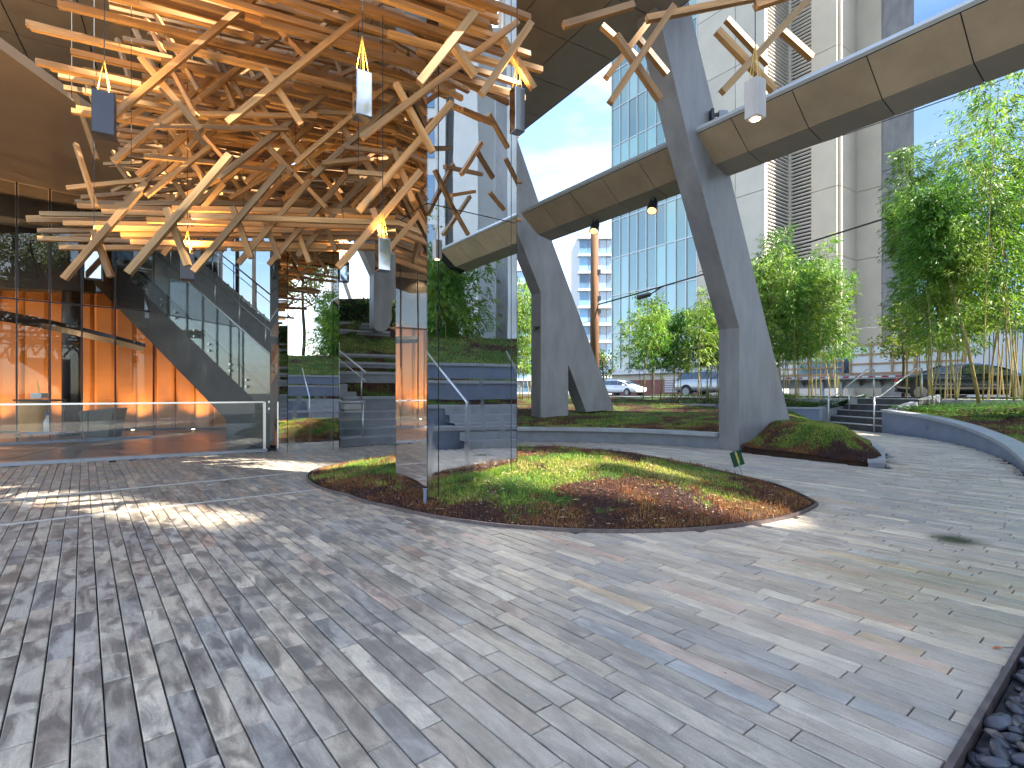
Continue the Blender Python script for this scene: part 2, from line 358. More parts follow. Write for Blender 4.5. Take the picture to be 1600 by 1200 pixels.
M['panel'] = mat('tan_cladding', (0.42, 0.32, 0.21), 0.5, tone=True, noise=(1.7, 0.17, 9), coords='Position', bump=(50, 0.05, 0.003), rough_noise=(0.35, 0.65))
M['soffit_grey'] = mat('grey_cladding', (0.36, 0.325, 0.27), 0.5, tone=True, noise=(2.2, 0.08))
M['timber'] = mat('pine_batten', (0.44, 0.235, 0.08), 0.55, tone=True, noise=(1.0, 0.42, 7), coords='gco', mapping=(1.6, 26, 26), bump=(1.0, 0.2, 0.004))
M['wire'] = mat('steel_wire', (0.05, 0.05, 0.05), 0.4, 0.6)
M['steel'] = mat('brushed_steel', (0.55, 0.55, 0.54), 0.3, 1.0, noise=(30, 0.1))
M['strip'] = mat('pale_steel_strip', (0.45, 0.44, 0.42), 0.45, 0.3)
M['edging'] = mat('weathered_edging', (0.13, 0.10, 0.095), 0.5, 0.4, noise=(12, 0.4))
M['soil'] = mat('bed_surface', (1, 1, 1), 0.95, tone=True, noise=(26, 0.4, 8), bump=(45, 0.9, 0.02), spec=0.15)
M['blade'] = leafmat('ground_cover', 1.0, 0.25)
M['leaf'] = leafmat('bamboo_leaf', 1.0, 0.4)
M['culm'] = mat('bamboo_culm', (1, 1, 1), 0.4, tone=True, noise=(9, 0.25))
M['bark'] = mat('bark', (0.10, 0.075, 0.055), 0.85, tone=True, noise=(12, 0.4), mapping=(1, 1, 0.2), bump=(20, 0.5, 0.01))
M['pole'] = mat('weathered_pole', (0.17, 0.085, 0.04), 0.85, noise=(9, 0.35), mapping=(1, 1, 0.12), bump=(20, 0.4, 0.01))
M['pebble'] = mat('black_river_pebble', (0.05, 0.053, 0.062), 0.32, tone=True, noise=(20, 0.3), bump=(120, 0.1, 0.002))
M['concrete'] = mat('cream_concrete', (0.60, 0.535, 0.43), 0.75, tone=True, noise=(0.35, 0.10, 8), bump=(8, 0.1, 0.01))
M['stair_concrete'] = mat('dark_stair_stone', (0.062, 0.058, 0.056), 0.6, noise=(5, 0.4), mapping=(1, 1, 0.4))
M['stair_light'] = mat('pale_stair_stone', (0.25, 0.255, 0.26), 0.55, noise=(4, 0.15))
M['asphalt'] = mat('asphalt', (0.06, 0.06, 0.062), 0.85, noise=(3, 0.2), bump=(150, 0.4, 0.005))
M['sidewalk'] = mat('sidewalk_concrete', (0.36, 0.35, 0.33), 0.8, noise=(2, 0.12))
M['earth'] = mat('dark_earth', (0.045, 0.04, 0.035), 0.95, noise=(1.2, 0.3))
M['glass'] = glass('clear_glass', (0.93, 0.97, 0.96), 1.5, 1.15)
M['facade_glass'] = glass('dark_facade_glass', (0.62, 0.64, 0.64), 1.55, 1.3)
M['office_glass'] = mat('green_office_glass', (0.20, 0.32, 0.30), 0.04, 0.0, tone=True, spec=1.0, coat=1.0)
M['tower_glass'] = mat('blue_tower_glass', (0.13, 0.24, 0.36), 0.06, 0.0, tone=True, spec=1.0, coat=1.0)
M['sky_glass'] = mat('reflective_blue_glass', (0.30, 0.46, 0.62), 0.03, 0.75, tone=True, spec=1.0)
M['mullion'] = mat('pale_mullion', (0.55, 0.57, 0.57), 0.4, 0.3)
M['dark_frame'] = mat('dark_frame', (0.022, 0.022, 0.028), 0.4)
M['louvre'] = mat('louvre_blade', (0.62, 0.57, 0.50), 0.55)
M['white_wall'] = mat('white_render', (0.68, 0.67, 0.65), 0.7, noise=(0.8, 0.06))
M['brick'] = mat('red_brick', (0.28, 0.105, 0.085), 0.85, tone=True, noise=(6, 0.2))
M['orange'] = mat('copper_panel', (0.38, 0.15, 0.038), 0.42, tone=True, noise=(1.2, 0.14), rough_noise=(0.32, 0.5))
M['tan_ceiling'] = mat('warm_ceiling', (0.46, 0.33, 0.21), 0.6, noise=(1.2, 0.08))
M['dark_stringer'] = mat('dark_stringer', (0.040, 0.037, 0.036), 0.5, noise=(1.5, 0.25), rough_noise=(0.35, 0.6))
M['stringer_under'] = mat('stringer_soffit', (0.10, 0.095, 0.09), 0.6, noise=(2.5, 0.3), mapping=(1, 1, 0.3))
M['floor_wood'] = mat('interior_floor', (0.12, 0.065, 0.04), 0.4, noise=(2, 0.2))
M['floor_dark'] = mat('dark_stone_floor', (0.05, 0.05, 0.056), 0.3, noise=(6, 0.3))
M['rubber'] = mat('rubber', (0.016, 0.016, 0.017), 0.7)
M['alloy'] = mat('alloy_rim', (0.2, 0.2, 0.21), 0.4, 0.6)
M['car_white'] = mat('white_car_paint', (0.70, 0.71, 0.72), 0.3, coat=1.0)
M['car_silver'] = mat('silver_car_paint', (0.33, 0.34, 0.36), 0.35, 0.6, coat=1.0)
M['car_black'] = mat('black_car_paint', (0.012, 0.013, 0.018), 0.2, coat=1.0)
M['car_glass'] = mat('car_glass', (0.03, 0.04, 0.045), 0.03, spec=0.9, coat=1.0)
M['red_light'] = mat('red_lens', (0.45, 0.02, 0.02), 0.2, coat=0.6)
M['white_light'] = mat('clear_lens', (0.7, 0.7, 0.72), 0.15, coat=0.8)
M['wrap'] = mat('white_wrap', (0.76, 0.76, 0.75), 0.45, noise=(1.6, 0.05), bump=(3, 0.3, 0.03))
M['crate_wood'] = mat('crate_wood', (0.45, 0.26, 0.14), 0.7, noise=(2.5, 0.25))
M['trailer'] = mat('trailer_grey', (0.33, 0.33, 0.33), 0.5, 0.3, noise=(3, 0.15))
M['tape_red'] = mat('red_tape', (0.5, 0.02, 0.03), 0.4)
M['tape_white'] = mat('white_tape', (0.75, 0.75, 0.75), 0.4)
M['sign_green'] = mat('green_board', (0.012, 0.05, 0.018), 0.35)
M['sign_yellow'] = mat('yellow_band', (0.42, 0.36, 0.07), 0.5)
M['cart_yellow'] = mat('yellow_vinyl', (0.55, 0.24, 0.03), 0.5, bump=(6, 0.3, 0.02))
M['black_plastic'] = mat('black_plastic', (0.02, 0.02, 0.022), 0.45)
M['white_plastic'] = mat('white_plastic', (0.62, 0.63, 0.65), 0.4)
M['blue_plastic'] = mat('blue_plastic', (0.03, 0.07, 0.22), 0.4)
M['lamp_box'] = mat('dark_lamp_box', (0.055, 0.055, 0.065), 0.35, 0.3)
M['lamp_wood'] = mat('whitewashed_box', (0.44, 0.42, 0.40), 0.7, noise=(8, 0.2), mapping=(1, 1, 0.2))
M['lamp_lit'] = mat('lit_lens', (0.9, 0.7, 0.4), 0.3, emit=(1.0, 0.72, 0.36), emit_s=5.0)
M['amber_lens'] = mat('amber_lens', (0.8, 0.5, 0.25), 0.3, emit=(1.0, 0.55, 0.22), emit_s=0.9)
M['straw'] = mat('dry_leaf', (1, 1, 1), 0.7, tone=True)
M['cord'] = mat('yellow_cord', (0.6, 0.38, 0.08), 0.5)
M['haze_wall'] = mat('pale_far_wall', (0.62, 0.64, 0.66), 0.8)

M['rear_glass'] = mat('dark_rear_glass', (0.035, 0.045, 0.06), 0.08, spec=0.8, tone=True)
M['hall_glass'] = glass('hall_glass', (0.93, 0.95, 0.94), 1.5, 0.45)
M['lamp_mirror'] = mat('smoked_mirror', (0.42, 0.42, 0.43), 0.06, 1.0)
# ================================================================== SETTING
def tri_blades(pts, h0, h1, w0, w1, cols, lean=0.5):
    n = len(pts); az = rng.random(n) * 2 * np.pi; h = h0 + (h1 - h0) * rng.random(n); w = w0 + (w1 - w0) * rng.random(n)
    ln = lean * rng.random(n); a2 = rng.random(n) * 2 * np.pi
    Vv = np.zeros((n, 3, 3)); dx = np.cos(az) * w / 2; dy = np.sin(az) * w / 2
    Vv[:, 0] = pts + np.stack([-dx, -dy, -0.006 * np.ones(n)], 1)
    Vv[:, 1] = pts + np.stack([dx, dy, -0.006 * np.ones(n)], 1)
    Vv[:, 2] = pts + np.stack([np.cos(a2) * h * ln, np.sin(a2) * h * ln, h * (1 - 0.4 * ln)], 1)
    return Vv.reshape(-1, 3), np.arange(n * 3).reshape(n, 3), cols
GREENS = np.array([(0.07, 0.15, 0.03), (0.12, 0.21, 0.03), (0.19, 0.27, 0.035), (0.27, 0.29, 0.05), (0.33, 0.29, 0.09)])
BROWNS = np.array([(0.06, 0.032, 0.035), (0.09, 0.04, 0.035), (0.13, 0.048, 0.026), (0.20, 0.075, 0.03), (0.24, 0.13, 0.05)])
def cover_mix(x, y, bias, scale=0.9):
    m = fnoise(x * scale + 3, y * scale + 9, 4)
    m2 = fnoise(x * scale * 4 + 31, y * scale * 4 + 2, 3)
    return np.clip((m - 0.5) * 6.5 + (m2 - 0.5) * 3.2 + bias, 0, 1)
def cover_cols(x, y, bias, scale=0.9):
    g = cover_mix(x, y, bias(x, y) if callable(bias) else bias, scale); n = len(g)
    hue = np.clip(fnoise(x * 1.7 + 60, y * 1.7 + 8, 3) * 1.9 - .45 + rng.normal(0, .16, n), 0, .999)
    G_ = GREENS[(hue * 5).astype(int)]; B_ = BROWNS[(np.clip(fnoise(x * 2.3 + 20, y * 2.3 + 70, 3) * 1.9 - .45 + rng.normal(0, .2, n), 0, .999) * 5).astype(int)]
    pick = (rng.random(n) < g)[:, None]
    return np.where(pick, G_, B_) * (0.8 + 0.85 * rng.random(n))[:, None]
def soil_cols(x, y, bias, scale=0.9):
    g = cover_mix(x, y, bias(x, y) if callable(bias) else bias, scale)[:, None]
    return (np.array([[0.042, 0.024, 0.016]]) * (1 - g) + np.array([[0.062, 0.085, 0.018]]) * g) * (0.8 + 0.4 * vnoise(x * 23, y * 23))[:, None]
def terrain(name, fx, n1, n2, bias, scale=0.9, **kw):
    """fx(s, t) arrays in 0..1 -> x, y, z"""
    s, t = np.meshgrid(np.linspace(0, 1, n1), np.linspace(0, 1, n2), indexing='ij')
    x, y, z = fx(s.ravel(), t.ravel())
    Vv = np.stack([x, y, z], 1); i = np.arange((n1 - 1) * (n2 - 1)); a = (i // (n2 - 1)) * n2 + i % (n2 - 1)
    F = np.stack([a, a + 1, a + n2 + 1, a + n2], 1)
    p = Vv[F]; nz = np.cross(p[:, 2] - p[:, 0], p[:, 3] - p[:, 1])[:, 2]
    if nz.mean() < 0: F = F[:, ::-1]
    ctr = Vv[F].mean(1)
    return build_np(name, Vv, F, soil_cols(ctr[:, 0], ctr[:, 1], bias, scale), M['soil'], smooth=True, **kw)
def scatter(name, fx, n, bias, h0, h1, w0, w1, label, scale=0.9, wfun=None, **kw):
    s = rng.random(n); t = rng.random(n)
    x, y, z = fx(s, t)
    pts = np.stack([x, y, z], 1)
    V_, F_, C_ = tri_blades(pts, h0, h1, w0, w1, cover_cols(x, y, bias, scale))
    return build_np(name, V_, F_, C_, M['blade'], kind='stuff', label=label, cat='ground cover', **kw)
def litter(name, fx, n, label, L0=0.03, L1=0.09, col=((0.42, 0.33, 0.19), (0.30, 0.19, 0.09), (0.24, 0.09, 0.03)), lift=0.018):
    s = rng.random(n); t = rng.random(n); x, y, z = fx(s, t)
    az = rng.random(n) * 2 * np.pi; L = L0 + (L1 - L0) * rng.random(n) ** 2; w = 0.004 + 0.006 * rng.random(n)
    d = np.stack([np.cos(az), np.sin(az), 0.25 * (rng.random(n) - 0.5)], 1); sd = np.stack([-np.sin(az), np.cos(az), 0.4 * (rng.random(n) - .5)], 1)
    p = np.stack([x, y, z + lift + 0.01 * rng.random(n)], 1)
    V_ = np.stack([p, p + d * (L * .45)[:, None] + sd * w[:, None], p + d * L[:, None], p + d * (L * .45)[:, None] - sd * w[:, None]], 1).reshape(-1, 3)
    cc = np.array(col)[rng.integers(0, len(col), n)] * (0.7 + 0.6 * rng.random(n))[:, None]
    return build_np(name, V_, np.arange(n * 4).reshape(n, 4), cc, M['straw'], kind='stuff', label=label, cat='leaf litter')

# ---- round mound outline
_mt = np.array([-36, -26, -15.8, -6, 6, 40, 70, 92, 120, 145, 154, 170, 180, 214, 234.5, 249.7, 275.6, 292.5, 308])
_mr = np.array([3.5, 3.28, 3.09, 2.87, 2.72, 2.6, 2.4, 2.4, 2.75, 3.1, 3.38, 3.45, 3.35, 2.77, 2.74, 2.88, 3.16, 3.32, 3.44])
def mound_r(th): return np.interp(np.mod(np.asarray(th, float) + 36, 360), np.r_[_mt + 36, 360], np.r_[_mr, _mr[0]])
def mound_z(th, q):
    x = C0.x + mound_r(th) * q * np.cos(np.radians(th)); y = C0.y + mound_r(th) * q * np.sin(np.radians(th))
    return 0.35 * (1 - q ** 2) ** 1.15 * (0.82 + 0.36 * fnoise(x * 0.8, y * 0.8, 3)) + 0.05 * (fnoise(x * 3, y * 3, 3) - 0.45) * (1 - q ** 6)
def mound_f(s, t):
    th = s * 360.0; r = mound_r(th) * t
    return C0.x + r * np.cos(np.radians(th)), C0.y + r * np.sin(np.radians(th)), mound_z(th, t) + 0.012
def mound_bias(x, y):
    dx = np.asarray(x) - C0.x; dy = np.asarray(y) - C0.y; q = np.hypot(dx, dy) / mound_r(np.degrees(np.arctan2(dy, dx)))
    return .55 - 1.5 * np.clip(q, 0, 1) ** 7 - .45 * np.exp(-((np.asarray(x) - 1.3) ** 2 / 1.0 + (np.asarray(y) - 7.2) ** 2 / .35)) * 1.6
def mound_fs(s, t): return mound_f(s, np.sqrt(t) * 0.985)

# ---- ring bed behind the bench
_bt = np.array([9.6, 19, 28, 36, 48, 57, 65, 76, 100, 150]); _br = np.array([5.75, 6.65, 8.05, 9.75, 12.9, 12.4, 14, 18.0, 20, 20])
def bed_in(th): return np.where(th < 42, np.interp(th, [9.6, 18, 30, 35.4, 36.8, 42], [5.55, 5.15, 5.0, 5.18, 5.44, 5.44]), 5.44)
def bed_out(th): return np.interp(th, _bt, _br)
def bed_z(th, r):
    ri = bed_in(th); ro = bed_out(th); q = np.clip((r - ri) / (ro - ri), 0, 1)
    hill = 0.06 + 0.46 * sstep(0, 0.32, q) * (1 - 0.75 * sstep(0.55, 1, q))
    hill = hill * sstep(9.6, 22, th) + 0.05 - .12 * (q <= 0)
    back = 0.31 + 0.055 * (r - ri)
    k = sstep(38, 52, th)
    return hill * (1 - k) + back * k
def bed_f(s, t):
    th = 9.6 + (100 - 9.6) * s; r = bed_in(th) + (bed_out(th) - bed_in(th)) * t
    x = C0.x + r * np.cos(np.radians(th)); y = C0.y + r * np.sin(np.radians(th))
    return x, y, bed_z(th, r) + 0.05 * (fnoise(x * 2.3, y * 2.3, 3) - 0.5)
def bed_bias(x, y):
    dx = np.asarray(x) - C0.x; dy = np.asarray(y) - C0.y; th = np.degrees(np.arctan2(dy, dx)); r = np.hypot(dx, dy); f = (th < 40)
    return np.where(f, 1.0 - 2.2 * np.exp(-(r - bed_in(th)) / .45) - 1.2 * np.exp(-(bed_out(th) - r) / .25), .55)
def bed_fs(s, t): return bed_f(s, t ** 1.5)

# ---- right planter wall line
WALL = [(11.0, 15.8, .69), (10.85, 14.0, .60), (10.37, 12.3, .48), (9.2, 10.06, .33), (8.28, 8.7, .24), (7.55, 7.8, .20), (7.0, 7.1, .19)]
def wall_at(s):
    s = np.asarray(s, float) * (len(WALL) - 1); w = np.array(WALL); k = np.arange(len(WALL))
    # smooth by Catmull-Rom style cubic through numpy interpolation of a denser average
    return np.stack([np.interp(s, k, w[:, j]) for j in range(3)], -1)
def smooth_line(pts, n=40, it=3):
    p = np.array(pts, float); d = np.r_[0, np.cumsum(np.linalg.norm(np.diff(p[:, :2], axis=0), axis=1))]
    u = np.linspace(0, d[-1], n); q = np.stack([np.interp(u, d, p[:, j]) for j in range(p.shape[1])], 1)
    for _ in range(it * 4): q[1:-1] = 0.25 * q[:-2] + 0.5 * q[1:-1] + 0.25 * q[2:]
    return q
WL = smooth_line(WALL, 44)
KERB_O = smooth_line([(6.04, 8.6), (6.8, 9.7), (7.63, 10.96), (8.45, 12.9), (9.05, 15.1), (9.45, 17.3), (9.5, 18.6)], 40)
KERB_I = smooth_line([(5.77, 8.6), (6.55, 9.8), (7.36, 11.15), (8.16, 13.0), (8.76, 15.2), (9.14, 17.4), (9.2, 18.6)], 40)

def is_paved(x, y):
    a = .778 * x + .628 * y; b = -.628 * x + .778 * y
    ok = np.ones_like(x, bool)
    ok &= ~((b < .45) & (a > 1.3) & (a < 4.0))
    dx = x - C0.x; dy = y - C0.y; th = np.mod(np.degrees(np.arctan2(dy, dx)) + 90, 360) - 90; r = np.hypot(dx, dy)
    ok &= ~(r < mound_r(th) * 0.95)
    kx = np.interp(y, KERB_O[:, 1], KERB_O[:, 0])
    inbed = (th > 7.5) & (th < 100) & (r > np.minimum(bed_in(th) - 0.03, 5.34)) & ~((th < 58) & (x > kx + .012))
    ok &= ~inbed
    ok &= ~((th >= 100) & (th < 137) & (r > 5.75))
    ok &= ~((th >= -58) & (th <= -20) & (r > 6.0))
    # right planter
    wy = WL[::-1, 1]; wx = WL[::-1, 0]
    ok &= ~((y > 7.0) & (x > np.interp(y, wy, wx) - 0.02))
    ok &= ~((y <= 7.0) & (x > 6.9 + 0.3 * (7 - y)) )
    # left railing line (along U through the post)
    n = (x - RAIL0.x) * V.x + (y - RAIL0.y) * V.y
    ok &= ~((n > 0.02) & (x < -4.9))
    ok &= (x > -11) & (x < 12.5) & (y > -5) & (y < 18.6)
    ok &= ~((y > 15.8) & (x > 10.95 - (y - 15.8) * 0.13))
    return ok
RAIL0 = G(10, 729)

# ---- plaza
plaza_mb = MB(); plaza_mb.box((0, 6, -0.12), 46, 60, 0.16)
plaza = build('plaza', plaza_mb, M['mortar'], kind='structure', origin=(0, 0, 0))
ground_mb = MB(); ground_mb.quad((-600, -600, -0.25), (600, -600, -0.25), (600, 600, -0.25), (-600, 600, -0.25))
build('ground', ground_mb, M['earth'], kind='structure')

PW = 0.0965
stones = []
a_ = -12.0
while a_ < 21.0:
    b_ = -11.0 - random.random() * 0.5
    while b_ < 19.0:
        L = random.choice((0.27, 0.34, 0.42, 0.5, 0.6, 0.72)) * (0.9 + 0.2 * random.random())
        stones.append((a_, b_, L)); b_ += L
    a_ += PW
S = np.array(stones)
ca, cb = S[:, 0] + PW / 2, S[:, 1] + S[:, 2] / 2
sx_, sy_ = ca * .778 - cb * .628, ca * .628 + cb * .778
keep = np.zeros(len(S), bool); full = np.ones(len(S), bool)
for da in (0.1, 0.9):
    for db in (0.02, 0.5, 0.98):
        aa = S[:, 0] + PW * da; bb = S[:, 1] + S[:, 2] * db
        k = is_paved(aa * .778 - bb * .628, aa * .628 + bb * .778); keep |= k; full &= k
keep &= is_paved(sx_, sy_) | full | ((S[:, 0] > 1.25) & (S[:, 0] < 3.95) & (S[:, 1] < .452) & (S[:, 1] + S[:, 2] > .5))
# stones cut at borders: shorten along b in 8 steps
S2 = []
for i in np.where(keep)[0]:
    a0, b0, L = S[i]
    if 1.3 < a0 + PW / 2 < 4.0 and b0 < .452 < b0 + L:      # stones cut clean along the pebble bed
        if b0 + L - .452 > .05: S2.append((a0, .452, b0 + L - .452))
        continue
    if full[i]: S2.append((a0, b0, L)); continue
    bs = b0 + L * (np.arange(16) + .5) / 16; aa = np.full(16, a0 + PW / 2)
    k = is_paved(aa * .778 - bs * .628, aa * .628 + bs * .778); w = np.where(k)[0]
    if len(w) >= 2: S2.append((a0, b0 + L * w[0] / 16, L * (w[-1] - w[0] + 1) / 16))
S = np.array(S2)
ca, cb = S[:, 0] + PW / 2, S[:, 1] + S[:, 2] / 2
sx_, sy_ = ca * .778 - cb * .628, ca * .628 + cb * .778
inview = (sy_ > 1.2) & (np.abs(sx_) < 0.97 * sy_ + .2)
area = np.where(inview, S[:, 2] / np.maximum(sy_, 0.5) ** 3, 0)
big = set(np.argsort(-area)[:300].tolist())
TONES = [(0.225, 0.22, 0.212), (0.195, 0.193, 0.192), (0.245, 0.235, 0.215), (0.175, 0.18, 0.19), (0.205, 0.195, 0.185), (0.265, 0.26, 0.245),
         (0.185, 0.182, 0.175), (0.215, 0.212, 0.205), (0.20, 0.20, 0.20)]
ODD = [(0.20, 0.215, 0.235), (0.235, 0.195, 0.175), (0.225, 0.195, 0.185), (0.29, 0.283, 0.27), (0.245, 0.215, 0.175), (0.21, 0.22, 0.23)]
def stone(mb, a0, b0, L, cx, cy):
    g = 0.0023 + 0.0013 * random.random(); e = 0.003; z0 = -0.035; zt = random.gauss(0, 0.0011); tl = random.gauss(0, 0.0009); t2 = random.gauss(0, 0.0007)
    col = random.choice(ODD) if random.random() < 0.085 else random.choice(TONES)
    f = (0.90 + 0.2 * random.random()) * (1.0 + 0.14 * float(np.clip((cx + 0.5) / 3, -1, 1)))
    col = (col[0] * f * 1.93, col[1] * f * 1.71, col[2] * f * 1.41)
    if (cx + 1.43) ** 2 + (cy - 1.86) ** 2 < .018: col = (.40, .235, .12)
    A0, A1, B0, B1 = a0 + g, a0 + PW - g, b0 + g, b0 + L - g
    def pt(a, b, z): return (a * .778 - b * .628, a * .628 + b * .778, z)
    zz = lambda a, b: zt + tl * (1 if a > (A0 + A1) / 2 else -1) + t2 * (1 if b > (B0 + B1) / 2 else -1)
    cs = [(A0, B0), (A1, B0), (A1, B1), (A0, B1)]; ci = [(A0 + e, B0 + e), (A1 - e, B0 + e), (A1 - e, B1 - e), (A0 + e, B1 - e)]
    vs = [pt(a, b, z0) for a, b in cs] + [pt(a, b, zz(a, b) - e) for a, b in cs] + [pt(a, b, zz(a, b)) for a, b in ci]
    o1, o2 = random.random() * 90, random.random() * 90
    gg = [(b + o1, a + o2, 0) for a, b in cs] * 2 + [(b + o1, a + o2, 0) for a, b in ci]
    fs = [(8, 9, 10, 11)] + [(i, (i + 1) % 4, (i + 1) % 4 + 4, i + 4) for i in range(4)] + [(i + 4, (i + 1) % 4 + 4, (i + 1) % 4 + 8, i + 8) for i in range(4)]
    mb.add(vs, fs, col, gg)
rest = MB()
for i, (a0, b0, L) in enumerate(S):
    if i in big:
        mb = MB(); stone(mb, a0, b0, L, sx_[i], sy_[i]); build('paver', mb, M['paver'], plaza)
    else: stone(rest, a0, b0, L, sx_[i], sy_[i])
build('paver_field', rest, M['paver'], plaza, kind='stuff')

# pale steel strips let into the paving
for p0, p1 in ((G(0, 821), G(527, 762)), (G(0, 782.5), G(501, 735.6))):
    d = (p1 - p0).normalized(); mb = MB()
    mb.bar(p0 - d * 3.0 + Z * 0.0, p1, 0.022, 0.02)
    build('paving_strip', mb, M['strip'], kind='structure')

# ---- round mound
terrain('mound', mound_f, 220, 60, mound_bias, kind='structure')
scatter('ground_cover', mound_fs, 150000, mound_bias, 0.010, 0.042, 0.005, 0.014, 'low green moss and brown sedum covering the round mound under the mirrored column')
# distinct taller tufts and sprigs, standing in loose groups
def tufts(name, fx, n, per, bias, h0, h1, label):
    s = rng.random(n); t = rng.random(n); x, y, z = fx(s, t); k = fnoise(x * 1.3 + 40, y * 1.3 + 12, 3) > .5; x, y, z = x[k], y[k], z[k]
    xx = np.repeat(x, per) + rng.normal(0, .02, len(x) * per); yy = np.repeat(y, per) + rng.normal(0, .02, len(x) * per); zz = np.repeat(z, per)
    V_, F_, C_ = tri_blades(np.stack([xx, yy, zz], 1), h0, h1, .004, .009, np.repeat(cover_cols(x, y, bias), per, 0) * (.8 + .5 * rng.random(len(xx)))[:, None], 1.0)
    return build_np(name, V_, F_, C_, M['blade'], kind='stuff', label=label, cat='ground cover')
tufts('grass_tuft', mound_fs, 1500, 14, mound_bias, .04, .11, 'loose taller tufts standing in the moss of the round mound')
litter('leaf_litter', mound_fs, 3400, 'pale dry bamboo leaves fallen on the round mound')
ths = np.radians(np.linspace(0, 360, 181)[:-1]); rr_ = mound_r(np.degrees(ths)); ring = MB()
rows = []
for dr, zz in ((0.0, -0.02), (0.0, 0.03), (0.022, 0.03), (0.022, -0.02)):
    rows.append([(C0.x + (r + dr) * math.cos(t), C0.y + (r + dr) * math.sin(t), zz) for r, t in zip(rr_, ths)])
ring.strip(rows, closed=True)
o = build('steel_edging', ring, M['edging'], label='thin weathered steel edging round the planted mound', cat='edging')

litter('bark_mulch', mound_fs, 9000, 'brown bark chips and mulch lying between the moss of the round mound', .012, .05, ((.09, .04, .03), (.16, .07, .035), (.05, .03, .028), (.22, .11, .05)), .004)

# ---- pebble bed and its edging
eb = MB(); eb.bar(UF * 1.28 + VF * .436, UF * 4.02 + VF * .436, 0.02, 0.055)
build('steel_edging', eb, M['edging'], label='straight steel edging between paving and black pebbles', cat='edging')
peb = thing('pebble_bed', 'bed of black river pebbles at the corner of the paving', 'pebbles', UF * 2.6 + VF * .1)
base = MB(); base.box(UF * 2.65 + VF * -.3 + Z * -.045, 2.7, 1.44, 0.05, UF, VF); build('bed_floor', base, M['mortar'], peb)
def pebble(mb, c, l, w, h, az, tilt, col):
    ca_, sa_ = math.cos(az), math.sin(az); vs = []; n = 9
    for k, (zz, q) in enumerate(((-1, 0.0), (-.62, .75), (0, 1.0), (.55, .82), (1, 0.0))):
        for j in range(n):
            t = 2 * math.pi * j / n; f = q * (1 + 0.07 * math.sin(3 * t + az) + 0.05 * math.cos(2 * t))
            x, y, z = l * f * math.cos(t), w * f * math.sin(t), h * zz
            z += tilt * x
            vs.append((c[0] + ca_ * x - sa_ * y, c[1] + sa_ * x + ca_ * y, c[2] + z))
    fs = [(i * n + k, i * n + (k + 1) % n, (i + 1) * n + (k + 1) % n, (i + 1) * n + k) for i in range(4) for k in range(n)]
    mb.add(vs, fs, col)
pp = []
for _ in range(3000):
    a = 1.35 + 2.6 * random.random(); b = -0.95 + 1.34 * random.random()
    p = UF * a + VF * b
    if all((q - p).length > 0.040 for q in pp): pp.append(p)
pp.sort(key=lambda p: abs(p.y - 2.2) + abs(p.x - 2.1))
far = MB(); np_ = 0
for p in pp:
    c = (p.x, p.y, 0.0 + 0.02 * random.random()); l = random.uniform(.028, .05); k = random.uniform(.7, 1.5)
    col = (k, k, k * 1.05) if random.random() > .06 else (2.2, 1.7, 1.3)
    mb = MB() if np_ < 230 else far
    pebble(mb, c, l, l * random.uniform(.6, .85), l * random.uniform(.4, .6), random.random() * 6.28, random.uniform(-.4, .4), col)
    if np_ < 230: build('pebble', mb, M['pebble'], peb, smooth=True)
    np_ += 1
build('pebble_field', far, M['pebble'], peb, smooth=True, kind='stuff')
low = MB()
for _ in range(1400):
    a = 1.33 + 2.65 * random.random(); b = -0.97 + 1.37 * random.random(); p = UF * a + VF * b; l = random.uniform(.02, .04)
    pebble(low, (p.x, p.y, -.012), l, l * .75, l * .5, random.random() * 6, 0, (.8, .8, .85))
build('pebble_layer', low, M['pebble'], peb, smooth=True, kind='stuff')

# fallen leaf on the paving
lf = MB(); c = G(1558, 1014); d = Vector((1, .1, 0)); n_ = Vector((-.1, 1, 0))
lf.add([c - d * .03 + Z * .004, c + n_ * .009 + Z * .010, c + d * .03 + Z * .006, c - n_ * .009 + Z * .009], [(0, 1, 2), (0, 2, 3)], (0.42, 0.10, 0.02)); lf.tube([c + d * .03 + Z * .006, c + d * .085 + Z * .004], .0012, 5, (0.1, .06, .03))
build('dry_leaf', lf, M['straw'], label='single orange brown dry leaf lying on the paving beside the pebbles', cat='leaf')

# ---- ring bed, bench, mound by the second leg
terrain('planting_bank', bed_f, 150, 50, bed_bias, kind='structure')
scatter('ground_cover', bed_fs, 80000, bed_bias, 0.015, 0.055, 0.006, 0.014, 'mossy green and brown cover on the bank behind the long dark bench')
litter('leaf_litter', bed_fs, 900, 'dry leaves scattered on the bank behind the long dark bench', .04, .10)

def arc_rows(prof, th0, th1, n=60):
    return [[pol(th0 + (th1 - th0) * k / n, r, z) for k in range(n + 1)] for r, z in prof]
bench = thing('stone_bench', 'long dark curved bench edging the bank between the grey legs', 'bench', pol(66, 5.3))
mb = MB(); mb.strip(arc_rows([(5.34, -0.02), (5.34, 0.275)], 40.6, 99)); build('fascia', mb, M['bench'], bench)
mb = MB(); rows = arc_rows([(5.40, 0.262), (5.17, 0.262), (5.16, 0.272), (5.16, 0.335), (5.17, 0.342), (5.52, 0.342), (5.52, 0.262)], 41.7, 99); mb.strip(rows); mb.add([r[0] for r in rows], [tuple(range(7))]); build('seat', mb, M['cap'], bench)

